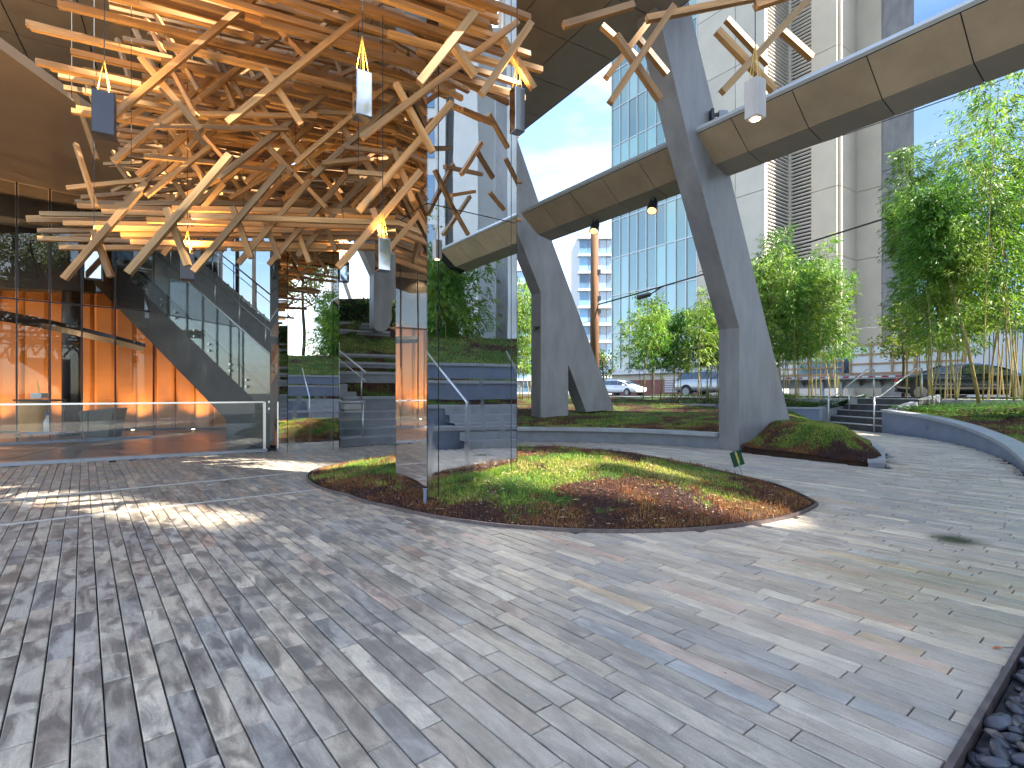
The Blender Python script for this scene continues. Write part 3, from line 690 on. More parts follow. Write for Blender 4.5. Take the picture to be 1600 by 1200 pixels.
# low kerb round the mound by the leg
kb = thing('curved_kerb', 'low pale curved kerb ending beside the path to the steps', 'kerb', (KERB_O[0][0], KERB_O[0][1], 0))
mb = MB(); r0 = [(p[0], p[1], -.02) for p in KERB_O]; r1 = [(p[0], p[1], .055) for p in KERB_O]; r3 = [(p[0], p[1], .055) for p in KERB_I]; r4 = [(p[0], p[1], -.02) for p in KERB_I]
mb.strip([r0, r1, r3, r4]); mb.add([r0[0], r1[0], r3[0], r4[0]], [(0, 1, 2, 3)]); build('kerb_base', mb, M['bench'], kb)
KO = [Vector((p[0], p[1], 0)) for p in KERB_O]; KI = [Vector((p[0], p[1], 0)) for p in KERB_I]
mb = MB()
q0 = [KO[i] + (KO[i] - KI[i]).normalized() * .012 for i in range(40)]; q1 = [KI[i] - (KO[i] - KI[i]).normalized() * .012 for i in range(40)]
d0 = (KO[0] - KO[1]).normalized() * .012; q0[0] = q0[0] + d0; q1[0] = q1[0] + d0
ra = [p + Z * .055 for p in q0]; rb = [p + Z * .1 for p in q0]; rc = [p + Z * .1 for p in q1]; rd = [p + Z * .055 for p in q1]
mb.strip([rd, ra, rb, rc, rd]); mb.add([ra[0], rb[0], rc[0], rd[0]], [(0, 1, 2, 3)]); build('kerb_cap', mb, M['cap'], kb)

litter('bark_mulch', bed_fs, 7000, 'brown bark chips on the bank and mound around the grey legs', .015, .06, ((.09, .04, .03), (.16, .07, .035), (.05, .03, .028), (.22, .11, .05)), .004)
# ---- right planter: wall, cap, bed
pw = thing('planter_wall', 'low curved blue grey wall of the raised bed right of the steps', 'wall', (WL[20][0], WL[20][1], 0))
Wp = [Vector((p[0], p[1], p[2])) for p in WL]
def nrm(i):
    d = (Wp[min(i + 1, len(Wp) - 1)] - Wp[max(i - 1, 0)]); d.z = 0; d.normalize(); return Vector((-d.y, d.x, 0))   # towards the bed
sgn = 1 if nrm(20).x > 0 else -1
NB = [nrm(i) * sgn for i in range(len(Wp))]
mb = MB()
mb.strip([[Vector((p.x, p.y, -.02)) for p in Wp], [p - Z * .07 for p in Wp], [p + n * .3 - Z * .07 for p, n in zip(Wp, NB)]])
e0 = Wp[0]; mb.quad(Vector((e0.x, e0.y, -.02)), e0 - Z * .07, e0 + NB[0] * .3 - Z * .07, Vector((e0.x, e0.y, -.02)) + NB[0] * .3)
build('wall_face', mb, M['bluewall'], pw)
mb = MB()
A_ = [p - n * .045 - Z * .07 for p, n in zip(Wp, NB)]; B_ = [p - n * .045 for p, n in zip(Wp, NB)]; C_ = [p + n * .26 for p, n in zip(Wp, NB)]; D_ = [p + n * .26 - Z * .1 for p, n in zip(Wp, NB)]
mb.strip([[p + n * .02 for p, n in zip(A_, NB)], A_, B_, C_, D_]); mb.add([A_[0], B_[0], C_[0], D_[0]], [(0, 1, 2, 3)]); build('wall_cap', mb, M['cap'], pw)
cpt = Wp[12]; mb = MB(); mb.box(Vector((WL[9][0], WL[9][1], WL[9][2] * .5)) - NB[9] * .012, .10, .024, .12, NB[9].cross(Z), NB[9]); build('step_light', mb, M['bluewall'], pw)
DIRS = np.linspace(0, 1, len(WL))
def rbed_f(s, t):
    x0 = np.interp(s, DIRS, WL[:, 0]) ; y0 = np.interp(s, DIRS, WL[:, 1]); z0 = np.interp(s, DIRS, WL[:, 2])
    dx = 0.9 + 0.05 * s; dy = 0.43 - 0.83 * s; uu = U.x * x0 + U.y * y0
    reach = (23.4 - uu) / (U.x * dx + U.y * dy)
    t2 = t ** 1.4
    x = x0 + dx * (0.2 + (reach - .2) * t2); y = y0 + dy * (0.2 + (reach - .2) * t2)
    d = reach * t2
    return x, y, z0 - .03 + (0.98 - z0) * sstep(0, 6.5, d) + 0.05 * (fnoise(x * 2, y * 2, 3) - 0.5) * sstep(0, .6, d)
terrain('planting_bed', rbed_f, 70, 60, -0.05, 0.8, kind='structure')
scatter('ground_cover', lambda s, t: rbed_f(s, t * .8), 60000, 0.0, 0.015, 0.05, 0.006, 0.014, 'brown mulch with moss on the raised bed at the far right', 0.8)
litter('leaf_litter', lambda s, t: rbed_f(s, t * .8), 1600, 'pale dry leaves on the brown raised bed at the far right', .05, .13)

# leafy green ground cover under the bamboo (small broad leaves)
def leafy(name, fx, n, label, size=(0.05, 0.10), h=(0.03, 0.16), cols=((0.045, 0.12, 0.02), (0.06, 0.15, 0.03), (0.035, 0.09, 0.02))):
    s = rng.random(n); t = rng.random(n); x, y, z = fx(s, t); az = rng.random(n) * 6.283; L = size[0] + (size[1] - size[0]) * rng.random(n); w = L * .33
    p = np.stack([x, y, z + h[0] + (h[1] - h[0]) * rng.random(n)], 1); up = rng.random(n) * .7 - .2
    d = np.stack([np.cos(az), np.sin(az), up], 1); sd = np.stack([-np.sin(az), np.cos(az), rng.random(n) * .6 - .3], 1)
    V_ = np.stack([p, p + d * (L * .5)[:, None] + sd * w[:, None], p + d * L[:, None], p + d * (L * .5)[:, None] - sd * w[:, None]], 1).reshape(-1, 3)
    cc = np.array(cols)[rng.integers(0, len(cols), n)] * (0.7 + .7 * rng.random(n))[:, None]
    return build_np(name, V_, np.arange(n * 4).reshape(n, 4), cc, M['leaf'], kind='stuff', label=label, cat='ground cover')
def rb_green(s, t):   # the strip of green along the top of the right bed, near the stair
    s2 = s * .62; t2 = (0.06 + 0.9 * s2 * .75) + (0.82 - (0.06 + .65 * s2)) * t
    return rbed_f(s2, np.clip(t2, 0, .97))
leafy('ground_cover', rb_green, 9000, 'bright green leafy cover under the tall bamboo right of the steps')

# ---- bank behind the low planter rims (middle and left of the steps)
PB = [Vector((4.9, 25.5, .72)), Vector((6.0, 20.5, .76)), Vector((6.9, 17.9, .80)), Vector((8.3, 18.4, .72)), Vector((9.75, 18.75, .68)), Vector((10.75, 18.25, .68))]
pm = thing('planter_wall', 'dark low planter rim in front of the small bamboo clumps', 'wall', PB[2] * 1)
mb = MB(); n = len(PB)
mb.strip([[Vector((p.x, p.y, -.02)) for p in PB[:3]], [p - Z * .06 for p in PB[:3]]]); build('wall_face', mb, M['bench'], pm)
mb = MB(); off = Vector((.25, .06, 0))
mb.strip([[p - off * .15 - Z * .06 for p in PB[:3]], [p - off * .15 for p in PB[:3]], [p + off for p in PB[:3]], [p + off - Z * .1 for p in PB[:3]]]); build('wall_cap', mb, M['cap'], pm)
pl = thing('planter_wall', 'straight blue grey planter wall left of the steps under bamboo', 'wall', PB[4] * 1)
mb = MB(); mb.strip([[Vector((p.x, p.y, -.02)) for p in PB[2:]], [p - Z * .06 for p in PB[2:]]]); build('wall_face', mb, M['bluewall'], pl)
mb = MB(); off = Vector((0, .25, 0)); mb.strip([[p - off * .15 - Z * .06 for p in PB[2:]], [p - off * .15 for p in PB[2:]], [p + off for p in PB[2:]], [p + off - Z * .1 for p in PB[2:]]]); build('wall_cap', mb, M['cap'], pl)
def mbank_f(s, t):
    k = np.array([(p.x, p.y, p.z) for p in PB] + [(12.9, 19.35, 1.0)]); q = np.linspace(0, 1, len(k))
    x0 = np.interp(s, q, k[:, 0]); y0 = np.interp(s, q, k[:, 1]); z0 = np.interp(s, q, k[:, 2])
    dx = np.interp(s, q, [.8, .8, .75, .6, .55, .9, .9]); dy = np.interp(s, q, [.5, .5, .55, .7, .8, .43, .43])
    tgt = np.interp(s, q, [22.0, 22.0, 22.0, 22, 21.5, 20.9, 21.2]); reach = np.maximum((tgt - (U.x * x0 + U.y * y0)) / (U.x * dx + U.y * dy), .1)
    d = reach * t; x = x0 + dx * (d + .1); y = y0 + dy * (d + .1)
    return x, y, z0 - .03 + (0.99 - z0) * sstep(0, 3, d) + 0.03 * (fnoise(x * 2, y * 2, 3) - .5)
terrain('planting_bank', mbank_f, 60, 30, 0.3, kind='structure')
leafy('ground_cover', mbank_f, 7000, 'low green leaves under the small bamboo clumps left of the steps')

# back retaining wall of that bed, along the street
mb = MB(); a0, a1 = UV(22.05, 22.0), UV(22.05, 3.2)
mb.box((a0 + a1) / 2 + Z * .55, .2, (a1 - a0).length, 1.0, U, V); build('retaining_wall', mb, M['dark_frame'], label='low black retaining wall between small bamboo and street', cat='wall')

# ---- steps on the right
sdv = Vector((.902, .431, 0)); F0, F1 = G(1292, 668), Vector((11.02, 15.75, 0)); F0 = Vector((10.75, 18.2, 0))
st = thing('stone_steps', 'five dark stone steps with handrails rising to the street', 'steps', (F0 + F1) / 2)
for k in range(5):
    mb = MB(); a, b = F0 + sdv * (.36 * k), F1 + sdv * (.36 * k)
    ax = (b - a).normalized(); L = (b - a).length + .5 * (k > 0)
    mid = (a + b) / 2
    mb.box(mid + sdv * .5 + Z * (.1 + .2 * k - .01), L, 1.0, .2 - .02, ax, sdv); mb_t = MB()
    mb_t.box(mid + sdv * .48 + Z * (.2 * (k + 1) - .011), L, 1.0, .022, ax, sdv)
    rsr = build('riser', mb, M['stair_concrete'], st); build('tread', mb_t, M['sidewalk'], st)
lw = MB(); a, b = F0 + V * .08 - sdv * .05, F0 + V * .08 + sdv * 2.6
lw.prism([a, b, b + Z * 1.12, a + Z * .68], V * .22); build('cheek_wall', lw, M['cap'], st)
lw = MB(); a, b = F1 + sdv * .2, F1 + sdv * 2.6
lw.prism([a + Z * .5, b + Z * .8, b + Z * 1.13, a + Z * .72], -V * .22); build('cheek_wall', lw, M['cap'], st)
def handrail(name, label, pts, posts):
    t = thing(name, label, 'handrail', posts[0][0])
    mb = MB(); mb.tube(pts, .022, 8); build('rail', mb, M['steel'], t, smooth=True)
    for a, b in posts:
        mb = MB(); mb.tube([a, b], .022, 8); build('post', mb, M['steel'], t, smooth=True)
l0 = F0 - sdv * .35 - V * .3; l1 = F0 - V * .3; l2 = F0 + sdv * 1.75 - V * .3; l3 = F0 + sdv * 2.15 - V * .3
handrail('handrail', 'stainless handrail on the left of the stone steps', [l0 + Z * 1.05, l1 + Z * 1.08, l2 + Z * 2.0, l3 + Z * 2.0],
         [(l0, l0 + Z * 1.05), (F0 + sdv * .75 - V * .3 + Z * .4, F0 + sdv * .75 - V * .3 + Z * 1.47), (l3 + Z * 1.0, l3 + Z * 2.0)])
l0 = F1 - sdv * .28 + V * .1; l1 = F1 - sdv * .0 + V * .1; l2 = F1 + sdv * 1.85 + V * .1; l3 = F1 + sdv * 2.2 + V * .1
handrail('handrail', 'stainless handrail on the right of the stone steps', [l0 + Z * 1.05, l1 + Z * 1.07, l2 + Z * 1.95, l3 + Z * 1.95],
         [(l0, l0 + Z * 1.05), (l3 + Z * 1.0, l3 + Z * 1.95)])

# ---- street and sidewalk
mb = MB(); mb.quad(UV(20.6, -40, .985), UV(24.0, -40, .985), UV(24.0, 140, .985), UV(20.6, 140, .985)); mb.quad(UV(24.0, -40, .985), UV(24.0, -40, .6), UV(24, 140, .6), UV(24.0, 140, .985))
mb.quad(UV(20.6, -40, .985), UV(20.6, -40, -.2), UV(20.6, 140, -.2), UV(20.6, 140, .985))
build('sidewalk', mb, M['sidewalk'], kind='structure')
mb = MB(); mb.quad(UV(24.0, -60, .87), UV(400, -60, .87), UV(400, 400, .87), UV(24, 400, .87)); build('street', mb, M['asphalt'], kind='structure')

# loose leaves and bits swept along the edges of the paving
def edge_f(s, t):
    th = -50 + 130 * s; r = mound_r(th) + .02 + .5 * t ** 3
    return C0.x + r * np.cos(np.radians(th)), C0.y + r * np.sin(np.radians(th)), 0 * s - .012
litter('leaf_litter', edge_f, 420, 'small dry leaves and bark bits on the paving along the mound edging', .012, .045, ((.26, .12, .05), (.36, .22, .10), (.10, .05, .03)))
def edge2_f(s, t):
    return 5.9 + .5 * s + .2 * t, 8.45 + .5 * t, 0 * s - .012
litter('leaf_litter', edge2_f, 60, 'orange dry leaves blown against the end of the low curved kerb', .02, .05, ((.45, .20, .06), (.40, .26, .10)))
litter('leaf_litter', lambda s, t: (-2 + 8 * s, 2.2 + 5.5 * t, 0 * s - .014), 70, 'scattered specks and leaf crumbs on the open paving', .008, .022, ((.06, .04, .03), (.2, .1, .05)))
# ================================================================== LARGE STRUCTURE
# ---- mirror clad columns (plan corners: front, along U, along V)
def mirror_column(label, c, lu, lv, joints_u, zj, ztop):
    t = thing('mirrored_column', label, 'column', c)
    core = MB(); cc = c + U * lu / 2 + V * lv / 2 + Z * (ztop / 2)
    core.box(cc, lu - .03, lv - .03, ztop, U, V); build('core', core, M['joint'], t)
    zs = [0.0] + zj + [ztop]
    def face(o, d, L, n, cuts):
        e = [0] + cuts + [L]
        for i in range(len(e) - 1):
            for k in range(len(zs) - 1):
                g = .0055; a = o + d * (e[i] + (g if i else 0)); b = o + d * (e[i + 1] - (g if i < len(e) - 2 else 0)); z0 = zs[k] + (g if k else 0); z1 = zs[k + 1] - (g if k < len(zs) - 2 else 0)
                mb = MB(); mb.hexa([a + Z * z0 - n * .014, b + Z * z0 - n * .014, b + Z * z0, a + Z * z0, a + Z * z1 - n * .014, b + Z * z1 - n * .014, b + Z * z1, a + Z * z1])
                build('mirror_panel', mb, M['mirror'], t)
    face(c, U, lu, -V, joints_u); face(c + V * lv, -V, lv, -U, []); face(c + U * lu, V, lv, U, []); face(c + U * lu + V * lv, -U, lu, V, [])
    return t
mirror_column('mirrored steel clad column rising from the round mound', Vector((-.886, 5.53, 0)), 1.16, .815, [.135, 1.075], [3.17, 5.9], 8.1)
mirror_column('mirrored steel clad column at the end of the glass railing', Vector((-4.58, 10.42, 0)), 1.19, .815, [.17, 1.06], [3.28, 6.0], 8.1)
ub = MB(); p = Vector((-.90, 5.50, 0)); ub.tube([p + Z * .0, p + Z * .19], .018, 8); ub.tube([p + Z * .19, p + Z * .205], .024, 8)
build('marker_stake', ub, M['bluewall'], label='small blue grey stake at the foot of the central mirrored column', cat='stake')

# ---- big steel legs
def steel_leg(label, poly_px, p0, depth, extra=None, z0=None):
    t = thing('leaning_column', label, 'column', Vector(p0))
    pts = [PL(x, y, p0, U) for x, y in poly_px]
    mb = MB(); mb.prism(pts, V * depth); o = build('plate_leg', mb, M['steel_paint'], t)
    bv = o.modifiers.new('edge', 'BEVEL'); bv.width = .008; bv.segments = 2; bv.limit_method = 'ANGLE'
    return t
LB0 = Vector((4.63, 10.83, 0)); LA0 = Vector((.85, 15.7, .4))
legB = steel_leg('tall grey steel leg leaning left, nearest one beside the curved kerb', [(1155, 712), (1155, 512), (1074, 212), (1038, 60), (985, -160), (1040, -160), (1091, 68), (1140, 270), (1237, 668), (1237, 712)], LB0, .47)
legA = steel_leg('grey steel leg with split foot standing on the bank behind the bench', [(845, 656), (845, 457), (814, 378), (758, 228), (700, 70), (762, 70), (812, 228), (865, 383), (960, 640), (916, 644), (888, 570), (888, 656)], LA0, .47)
# brown stain at the foot of leg A : rusty splash
LC0 = Vector((-4.9, 19.0, 3.0))
steel_leg('pale grey steel leg with rounded foot above the terraces', [(584, 512), (584, 428), (553, 360), (500, 240), (548, 240), (590, 330), (640, 440), (640, 456), (612, 470), (612, 500), (607, 512), (600, 518), (590, 518)], LC0, .45)
LD0 = Vector((-8.2, 26.0, 3.2))
steel_leg('far pale steel leg leaning in front of the bright sky', [(553, 476), (576, 476), (556, 418), (520, 300), (498, 300), (530, 410)], LD0, .5)
# leg behind the camera, shows in the mirrors; placed to split the sunlight into strips
SA = Vector((.9207, -.3903, 0)); TA = Vector((.3903, .9207, 0))      # sun-aligned grid of the blocks behind the viewer
def SW(a, w, z=0.0): return SA * a + TA * w + Z * z
lg = thing('leaning_column', 'slim grey steel leg behind the viewer, mirrored, placed to split the sun strips', 'column', SW(14, 6.25))
mb = MB(); mb.prism([SW(13, 6.02, -.1), SW(14.6, 6.02, -.1), SW(14.4, 6.02, 7.0), SW(15.2, 6.02, 15), SW(13.6, 6.02, 15), SW(13.0, 6.02, 7.0)], TA * .46); build('plate_leg', mb, M['steel_paint'], lg)

# ---- ring beam clad in tan panels
BO = Vector((3.95, 10.35, 0))      # fold line origin, runs along V
prof = [(-.555, 6.08), (0, 5.63), (.50, 5.53), (.50, 6.05), (-.5, 6.22)]
def bp(u, z, s): return BO + U * u + V * s + Z * z
beam = thing('ring_beam', 'long tan panelled beam crossing overhead between the steel legs', 'beam', BO + Z * 5.5)
mb = MB(); ins = [(-.53, 6.085), (0.005, 5.645), (.485, 5.548), (.485, 6.04), (-.49, 6.2)]
mb.strip([[bp(u, z, -13) for u, z in ins] + [bp(*ins[0], -13)], [bp(u, z, 5.55) for u, z in ins] + [bp(*ins[0], 5.55)]]); mb.add([bp(u, z, 5.55) for u, z in ins], [(0, 1, 2, 3, 4)]); build('beam_core', mb, M['joint'], beam)
js = [5.58] + [4.68 - 1.075 * k for k in range(17)]
for k in range(len(js) - 1):
    s0, s1 = js[k] - (.008 if k else 0), js[k + 1] + .008
    c = 0.93 + .14 * random.random()
    for (u0, z0), (u1, z1), nm, mm in ((prof[0], prof[1], 'fascia_panel', 'panel'), (prof[1], prof[2], 'soffit_panel', 'soffit_grey')):
        du, dz = u1 - u0, z1 - z0; l = math.hypot(du, dz); g = .007
        a = (u0 + du / l * g, z0 + dz / l * g); b = (u1 - du / l * g, z1 - dz / l * g)
        nn = U * (-dz / l) + Z * (du / l); nn = nn * (-1 if nn.z > 0 else 1)
        th = -nn * .012
        mb = MB(); q = [bp(*a, s0), bp(*b, s0), bp(*b, s1), bp(*a, s1)]
        mb.hexa([x for x in q] + [x + th for x in q], (c, c, c)); build(nm, mb, M[mm], beam)
mb = MB(); mb.strip([[bp(-.56, 6.09, s) for s in (-13, 5.58)], [bp(-.60, 6.13, s) for s in (-13, 5.58)], [bp(-.57, 6.2, s) for s in (-13, 5.58)], [bp(-.48, 6.225, s) for s in (-13, 5.58)]]); build('edge_trim', mb, M['mullion'], beam)

# ---- main canopy soffit above the plaza (z = 8)
SZ = 8.0
E0, E1 = Vector((.41, 13.6, SZ)), Vector((2.06, 10.87, SZ)); ed = (E1 - E0).normalized(); en = Vector((ed.y, -ed.x, 0)); en = en if en.x < 0 else -en
canopy = thing('canopy_soffit', 'tan panelled soffit of the canopy above the timber sculpture', 'soffit', E1)
# soffit spans from the edge (e = 0) inwards; front limit is a slanted line near the viewer
mb = MB(); tl = [(-4.0, 0), (2.6, 0), (-1.2, 7), (-5.4, 14), (-14, 14), (-14, 4.0)]
top = [E1 + ed * a + en * b + Z * .03 for a, b in tl]; mb.prism(top, Z * 1.2); build('canopy_core', mb, M['joint'], canopy)
ps = 1.32
for i in range(-11, 4):
    for j in range(0, 11):
        a0, a1, b0, b1 = i * ps, (i + 1) * ps, j * ps * .86, (j + 1) * ps * .86
        lim = np.interp((b0 + b1) / 2, [0, 7, 14], [2.6, -1.2, -5.4])
        if a1 > lim + .4 or (b1 < 4 and a0 < -14) or a0 < -14.2 or b1 > 14.2: continue
        g = .011; c = .95 + .1 * random.random(); dz = .10 * j * 0
        q = [E1 + ed * x + en * y for x, y in ((a0 + g, b0 + g), (a1 - g, b0 + g), (a1 - g, b1 - g), (a0 + g, b1 - g))]
        mb = MB(); mb.hexa([p for p in q] + [p + Z * .025 for p in q], (c, c, c)); build('soffit_panel', mb, M['panel'] if j != 0 else M['soffit_grey'], canopy)
mb = MB(); a, b = E1 - ed * 14, E1 + ed * 2.6
mb.prism([a - en * .02, a - en * .42 + Z * .45, a - en * .42 + Z * 1.2, a - en * .02 + Z * 1.2], b - a); build('edge_band', mb, M['cap'], canopy)

# ================================================================== LEFT SIDE: railing, glazed hall, stair
# railing
r0, r1 = G(10, 727), Vector((-5.05, 10.85, 0)); rd = (r1 - r0).normalized(); r0 = r0 - rd * 2.2; rn = Vector((-rd.y, rd.x, 0))
rail = thing('glass_railing', 'frameless glass railing with slim steel top rail', 'railing', (r0 + r1) / 2)
mb = MB(); mb.box((r0 + r1) / 2 + rn * .08 + Z * .012, (r1 - r0).length + .1, .22, .06, rd, rn); build('kerb', mb, M['cap'], rail)
mb = MB(); mb.bar(r0 + Z * 1.0 + rn * .06, r1 + Z * 1.0 + rn * .06, .05, .03); build('top_rail', mb, M['steel'], rail)
mb = MB(); mb.box(r1 + rn * .06 + Z * .5, .05, .05, 1.0, rd, rn); build('post', mb, M['steel'], rail)
cuts = [0, 2.2 + (PL(137, 700, r0 + rd * 2.2, rd) - (r0 + rd * 2.2)).dot(rd), 2.2 + (PL(289, 700, r0 + rd * 2.2, rd) - (r0 + rd * 2.2)).dot(rd), (r1 - r0).length - .04]
for i in range(3):
    a, b = cuts[i] + .006, cuts[i + 1] - .006; mb = MB(); m_ = r0 + rd * (a + b) / 2 + rn * .06
    mb.box(m_ + Z * .52, b - a, .014, .93, rd, rn); build('glass_pane', mb, M['glass'], rail)
# post beside the mirrored column: low gate
gt = thing('steel_gate', 'slim steel gate frame between the terrace steps and the mirrored column', 'gate', Vector((-3.1, 11.9, 0)))
ga, gb = P(534, 700, 12.0), P(567, 696, 12.2); ga.z = 0; gb.z = 0
for p in (gb,): mb = MB(); mb.tube([p, p + Z * .98], .022, 8); build('post', mb, M['steel'], gt, smooth=True)
mb = MB(); mb.tube([ga + Z * .97, gb + Z * .98], .02, 8); build('rail', mb, M['steel'], gt, smooth=True)
mb = MB(); mb.tube([ga + Z * .97, P(510, 600, 13.0)], .02, 8); build('rail', mb, M['steel'], gt, smooth=True)
mb = MB(); mb.box((ga + gb) / 2 + Z * .5, (gb - ga).length - .05, .012, .86, (gb - ga).normalized(), V); build('glass_pane', mb, M['glass'], gt)

# interior floor and hall ceiling
fl = MB(); q = [r0 + rn * .2, r1 + rn * .2 - rd * .4, Vector((-7.5, 17.5, 0)), Vector((-18, 17.5, 0)), Vector((-18, 4.5, 0))]
fl.prism([p + Z * .004 for p in q], -Z * .05); build('hall_floor', fl, M['floor_dark'], kind='structure')
fw = MB(); q = [Vector((-9.0, 9.6, .012)), Vector((-9.8, 11.4, .012)), Vector((-11.0, 14.6, .012)), Vector((-9.0, 17.4, .012)), Vector((-18, 17.4, .012)), Vector((-18, 7, .012)), Vector((-10.4, 7, .012))]
fw.prism(q, -Z * .006); build('timber_floor', fw, M['floor_wood'], kind='structure')
mb = MB(); cp = [Vector((-9.4, 16.5, 6.0)), Vector((-7.4, 11.5, 6.0)), Vector((-7.0, 5.0, 6.0)), Vector((-20, 2.0, 6.0)), Vector((-20, 18, 6.0))]
mb.prism(cp, Z * .16); build('hall_ceiling', mb, M['tan_ceiling'], kind='structure')
mb = MB(); mb.bar(Vector((-20, 7.6, 5.75)), Vector((-9.8, 15.6, 5.75)), .9, .5); build('edge_beam', mb, M['steel_paint'], label='grey edge beam under the warm hall ceiling', cat='beam')

# orange pleated wall, arc in plan
AW = smooth_line([(-17.8, 13.6), (-15.6, 15.4), (-12.6, 16.8), (-9.6, 17.3), (-7.4, 17.3)], 21)
wallo = thing('copper_wall', 'curved wall of tall pleated orange copper panels inside the hall', 'wall', (AW[10][0], AW[10][1], 0))
for i in range(20):
    a, b = Vector((AW[i][0], AW[i][1], 0)), Vector((AW[i + 1][0], AW[i + 1][1], 0)); d = (b - a).normalized(); n = Vector((d.y, -d.x, 0)); L = (b - a).length
    k = .12; m1 = a + d * L * .18 + n * k; m2 = a + d * L * .82 + n * k * .45
    c = .82 + .3 * random.random(); pxw = 800 + a.x / a.y * FPX
    hw_ = min(4.5, max(1.0, CAM_H + (HZ - (436 + .76 * (pxw - 118))) / FPX * a.y))
    mb = MB()
    for p, q in ((a, m1), (m1, m2), (m2, b - d * .012)): mb.quad(p + Z * .05, q + Z * .05, q + Z * hw_, p + Z * hw_, (c, c, c))
    build('copper_panel', mb, M['orange'], wallo)
mb = MB(); mb.strip([[(p[0], p[1] + .06, .0) for p in AW[:11]], [(p[0], p[1] + .06, 6.0) for p in AW[:11]]]); mb.strip([[(p[0], p[1] + .06, .0) for p in AW[10:]], [(p[0], p[1] + .06, 2.4 - .12 * k) for k, p in enumerate(AW[10:])]]); build('wall_back', mb, M['dark_frame'], wallo)
mb = MB(); mb.strip([[(p[0] + .16, p[1] - .16, .0) for p in AW], [(p[0] + .16, p[1] - .16, .07) for p in AW], [(p[0], p[1], .07) for p in AW]]); build('skirting', mb, M['dark_frame'], wallo)
# dark curved transom rail in front of it
tb = MB(); pts = [P(-60, 486, 12.4), P(0, 493, 12.9), P(60, 504, 13.5), P(120, 517, 14.4), P(178, 531, 15.6), P(225, 543, 16.2)]
tb.tube(pts, [.13] * 6, 4); build('curved_rail', tb, M['dark_frame'], label='dark curved band crossing the orange wall', cat='rail')
# hall lamps: lit downlights in the warm ceiling
DL = ['lit downlight in the hall ceiling, nearest to the curved copper wall', 'lit downlight at the middle of the hall ceiling', 'lit downlight in the hall ceiling right above the curved dark band', 'lit downlight in the hall ceiling close to the glazed screen', 'lit downlight in the hall ceiling nearest to the viewer']
for i, (x, y) in enumerate(((-15.2, 13.2), (-13.2, 14.3), (-14.2, 15.2), (-15.6, 11.6), (-12.8, 11.4))):
    t = thing('ceiling_downlight', DL[i], 'downlight', (x, y, 5.97), group='downlights in the hall ceiling')
    mb = MB(); mb.tube([(x, y, 6.0), (x, y, 5.95)], .09, 14); build('trim', mb, M['steel'], t)
    mb = MB(); mb.tube([(x, y, 5.951), (x, y, 5.945)], .07, 14); build('lens', mb, M['lamp_lit'], t)
    lamp('light', 'SPOT', (x, y, 5.9), 70, (1.0, .66, .36), t, spot_size=R(130), spot_blend=.6, shadow_soft_size=.08)
for i in range(6):  # uplights added to brighten the copper wall, no such fittings known
    a = Vector((AW[3 + 3 * i][0], AW[3 + 3 * i][1], 0)) + Vector((.28, -.55, 0)) 
    t = thing('added_uplight', 'small added uplight, %s from the left along the orange copper wall' % ('first', 'second', 'third', 'fourth', 'fifth', 'sixth')[i], 'uplight', a + Z * .01, group='added uplights along the orange wall')
    mb = MB(); mb.tube([a + Z * .01, a + Z * .05], .06, 10); build('body', mb, M['black_plastic'], t)
    mb = MB(); mb.tube([a + Z * .051, a + Z * .056], .045, 10); build('lens', mb, M['lamp_lit'], t)
    lamp('light', 'SPOT', a + Z * .08, 62, (1.0, .62, .32), t, spot_size=R(120), spot_blend=.7, shadow_soft_size=.06).rotation_euler = (R(180), 0, 0)

# glazed screen of the hall, receding from the railing end
fa = thing('glass_facade', 'tall glazed screen with thin dark mullions in front of the orange wall', 'facade', (-11.5, 12.6, 0))
f0 = P(-90, 613, 11.3); f0.z = 0; f1 = P(262, 613, 14.3); f1.z = 0; fd = (f1 - f0).normalized(); fnrm = Vector((fd.y, -fd.x, 0))
ts = [(PL(x, 613, f0, fd) - f0).dot(fd) for x in (-90, -30, 26, 78, 128, 180, 240)]; fm = (ts[0] + ts[-1]) / 2; fl_ = ts[-1] - ts[0]
for i in range(len(ts) - 1):
    a, b = f0 + fd * (ts[i] + .03), f0 + fd * (ts[i + 1] - .03)
    for z0, z1 in ((.06, 3.3), (3.36, 5.98)):
        mb = MB(); mb.hexa([a + Z * z0, b + Z * z0, b + Z * z0 + fnrm * .012, a + Z * z0 + fnrm * .012, a + Z * z1, b + Z * z1, b + Z * z1 + fnrm * .012, a + Z * z1 + fnrm * .012])
        build('glass_pane', mb, M['facade_glass'] if z0 > 3 else M['hall_glass'], fa)
for t_ in ts:
    mb = MB(); mb.box(f0 + fd * t_ + Z * 3.0, .03, .06, 6.0, fd, fnrm); build('mullion', mb, M['dark_frame'], fa)
mb = MB(); mb.box(f0 + fd * fm + Z * 3.33, fl_, .045, .035, fd, fnrm); build('transom', mb, M['dark_frame'], fa)
mb = MB(); mb.box(f0 + fd * fm + Z * .03, fl_, .14, .06, fd, fnrm); build('sill', mb, M['bluewall'], fa)
# round dark column inside
mb = MB(); p = P(113, 640, 14.6); p.z = 0; mb.tube([p, p + Z * 6], .23, 20); build('round_column', mb, M['dark_frame'], label='dark round column in front of the orange wall', cat='column', smooth=True)
# dark bulkhead over the orange wall (upper left, purple black in the photo)
mb = MB(); a, b = Vector((-16.6, 13.2, 3.95)), Vector((-11.6, 14.4, 3.95)); mb.prism([a, b, b + Z * 1.9, a + Z * 1.9], Vector((-.1, .5, 0))); build('bulkhead', mb, M['dark_stringer'], label='dark bulkhead panel above the orange wall at the far left', cat='wall panel')

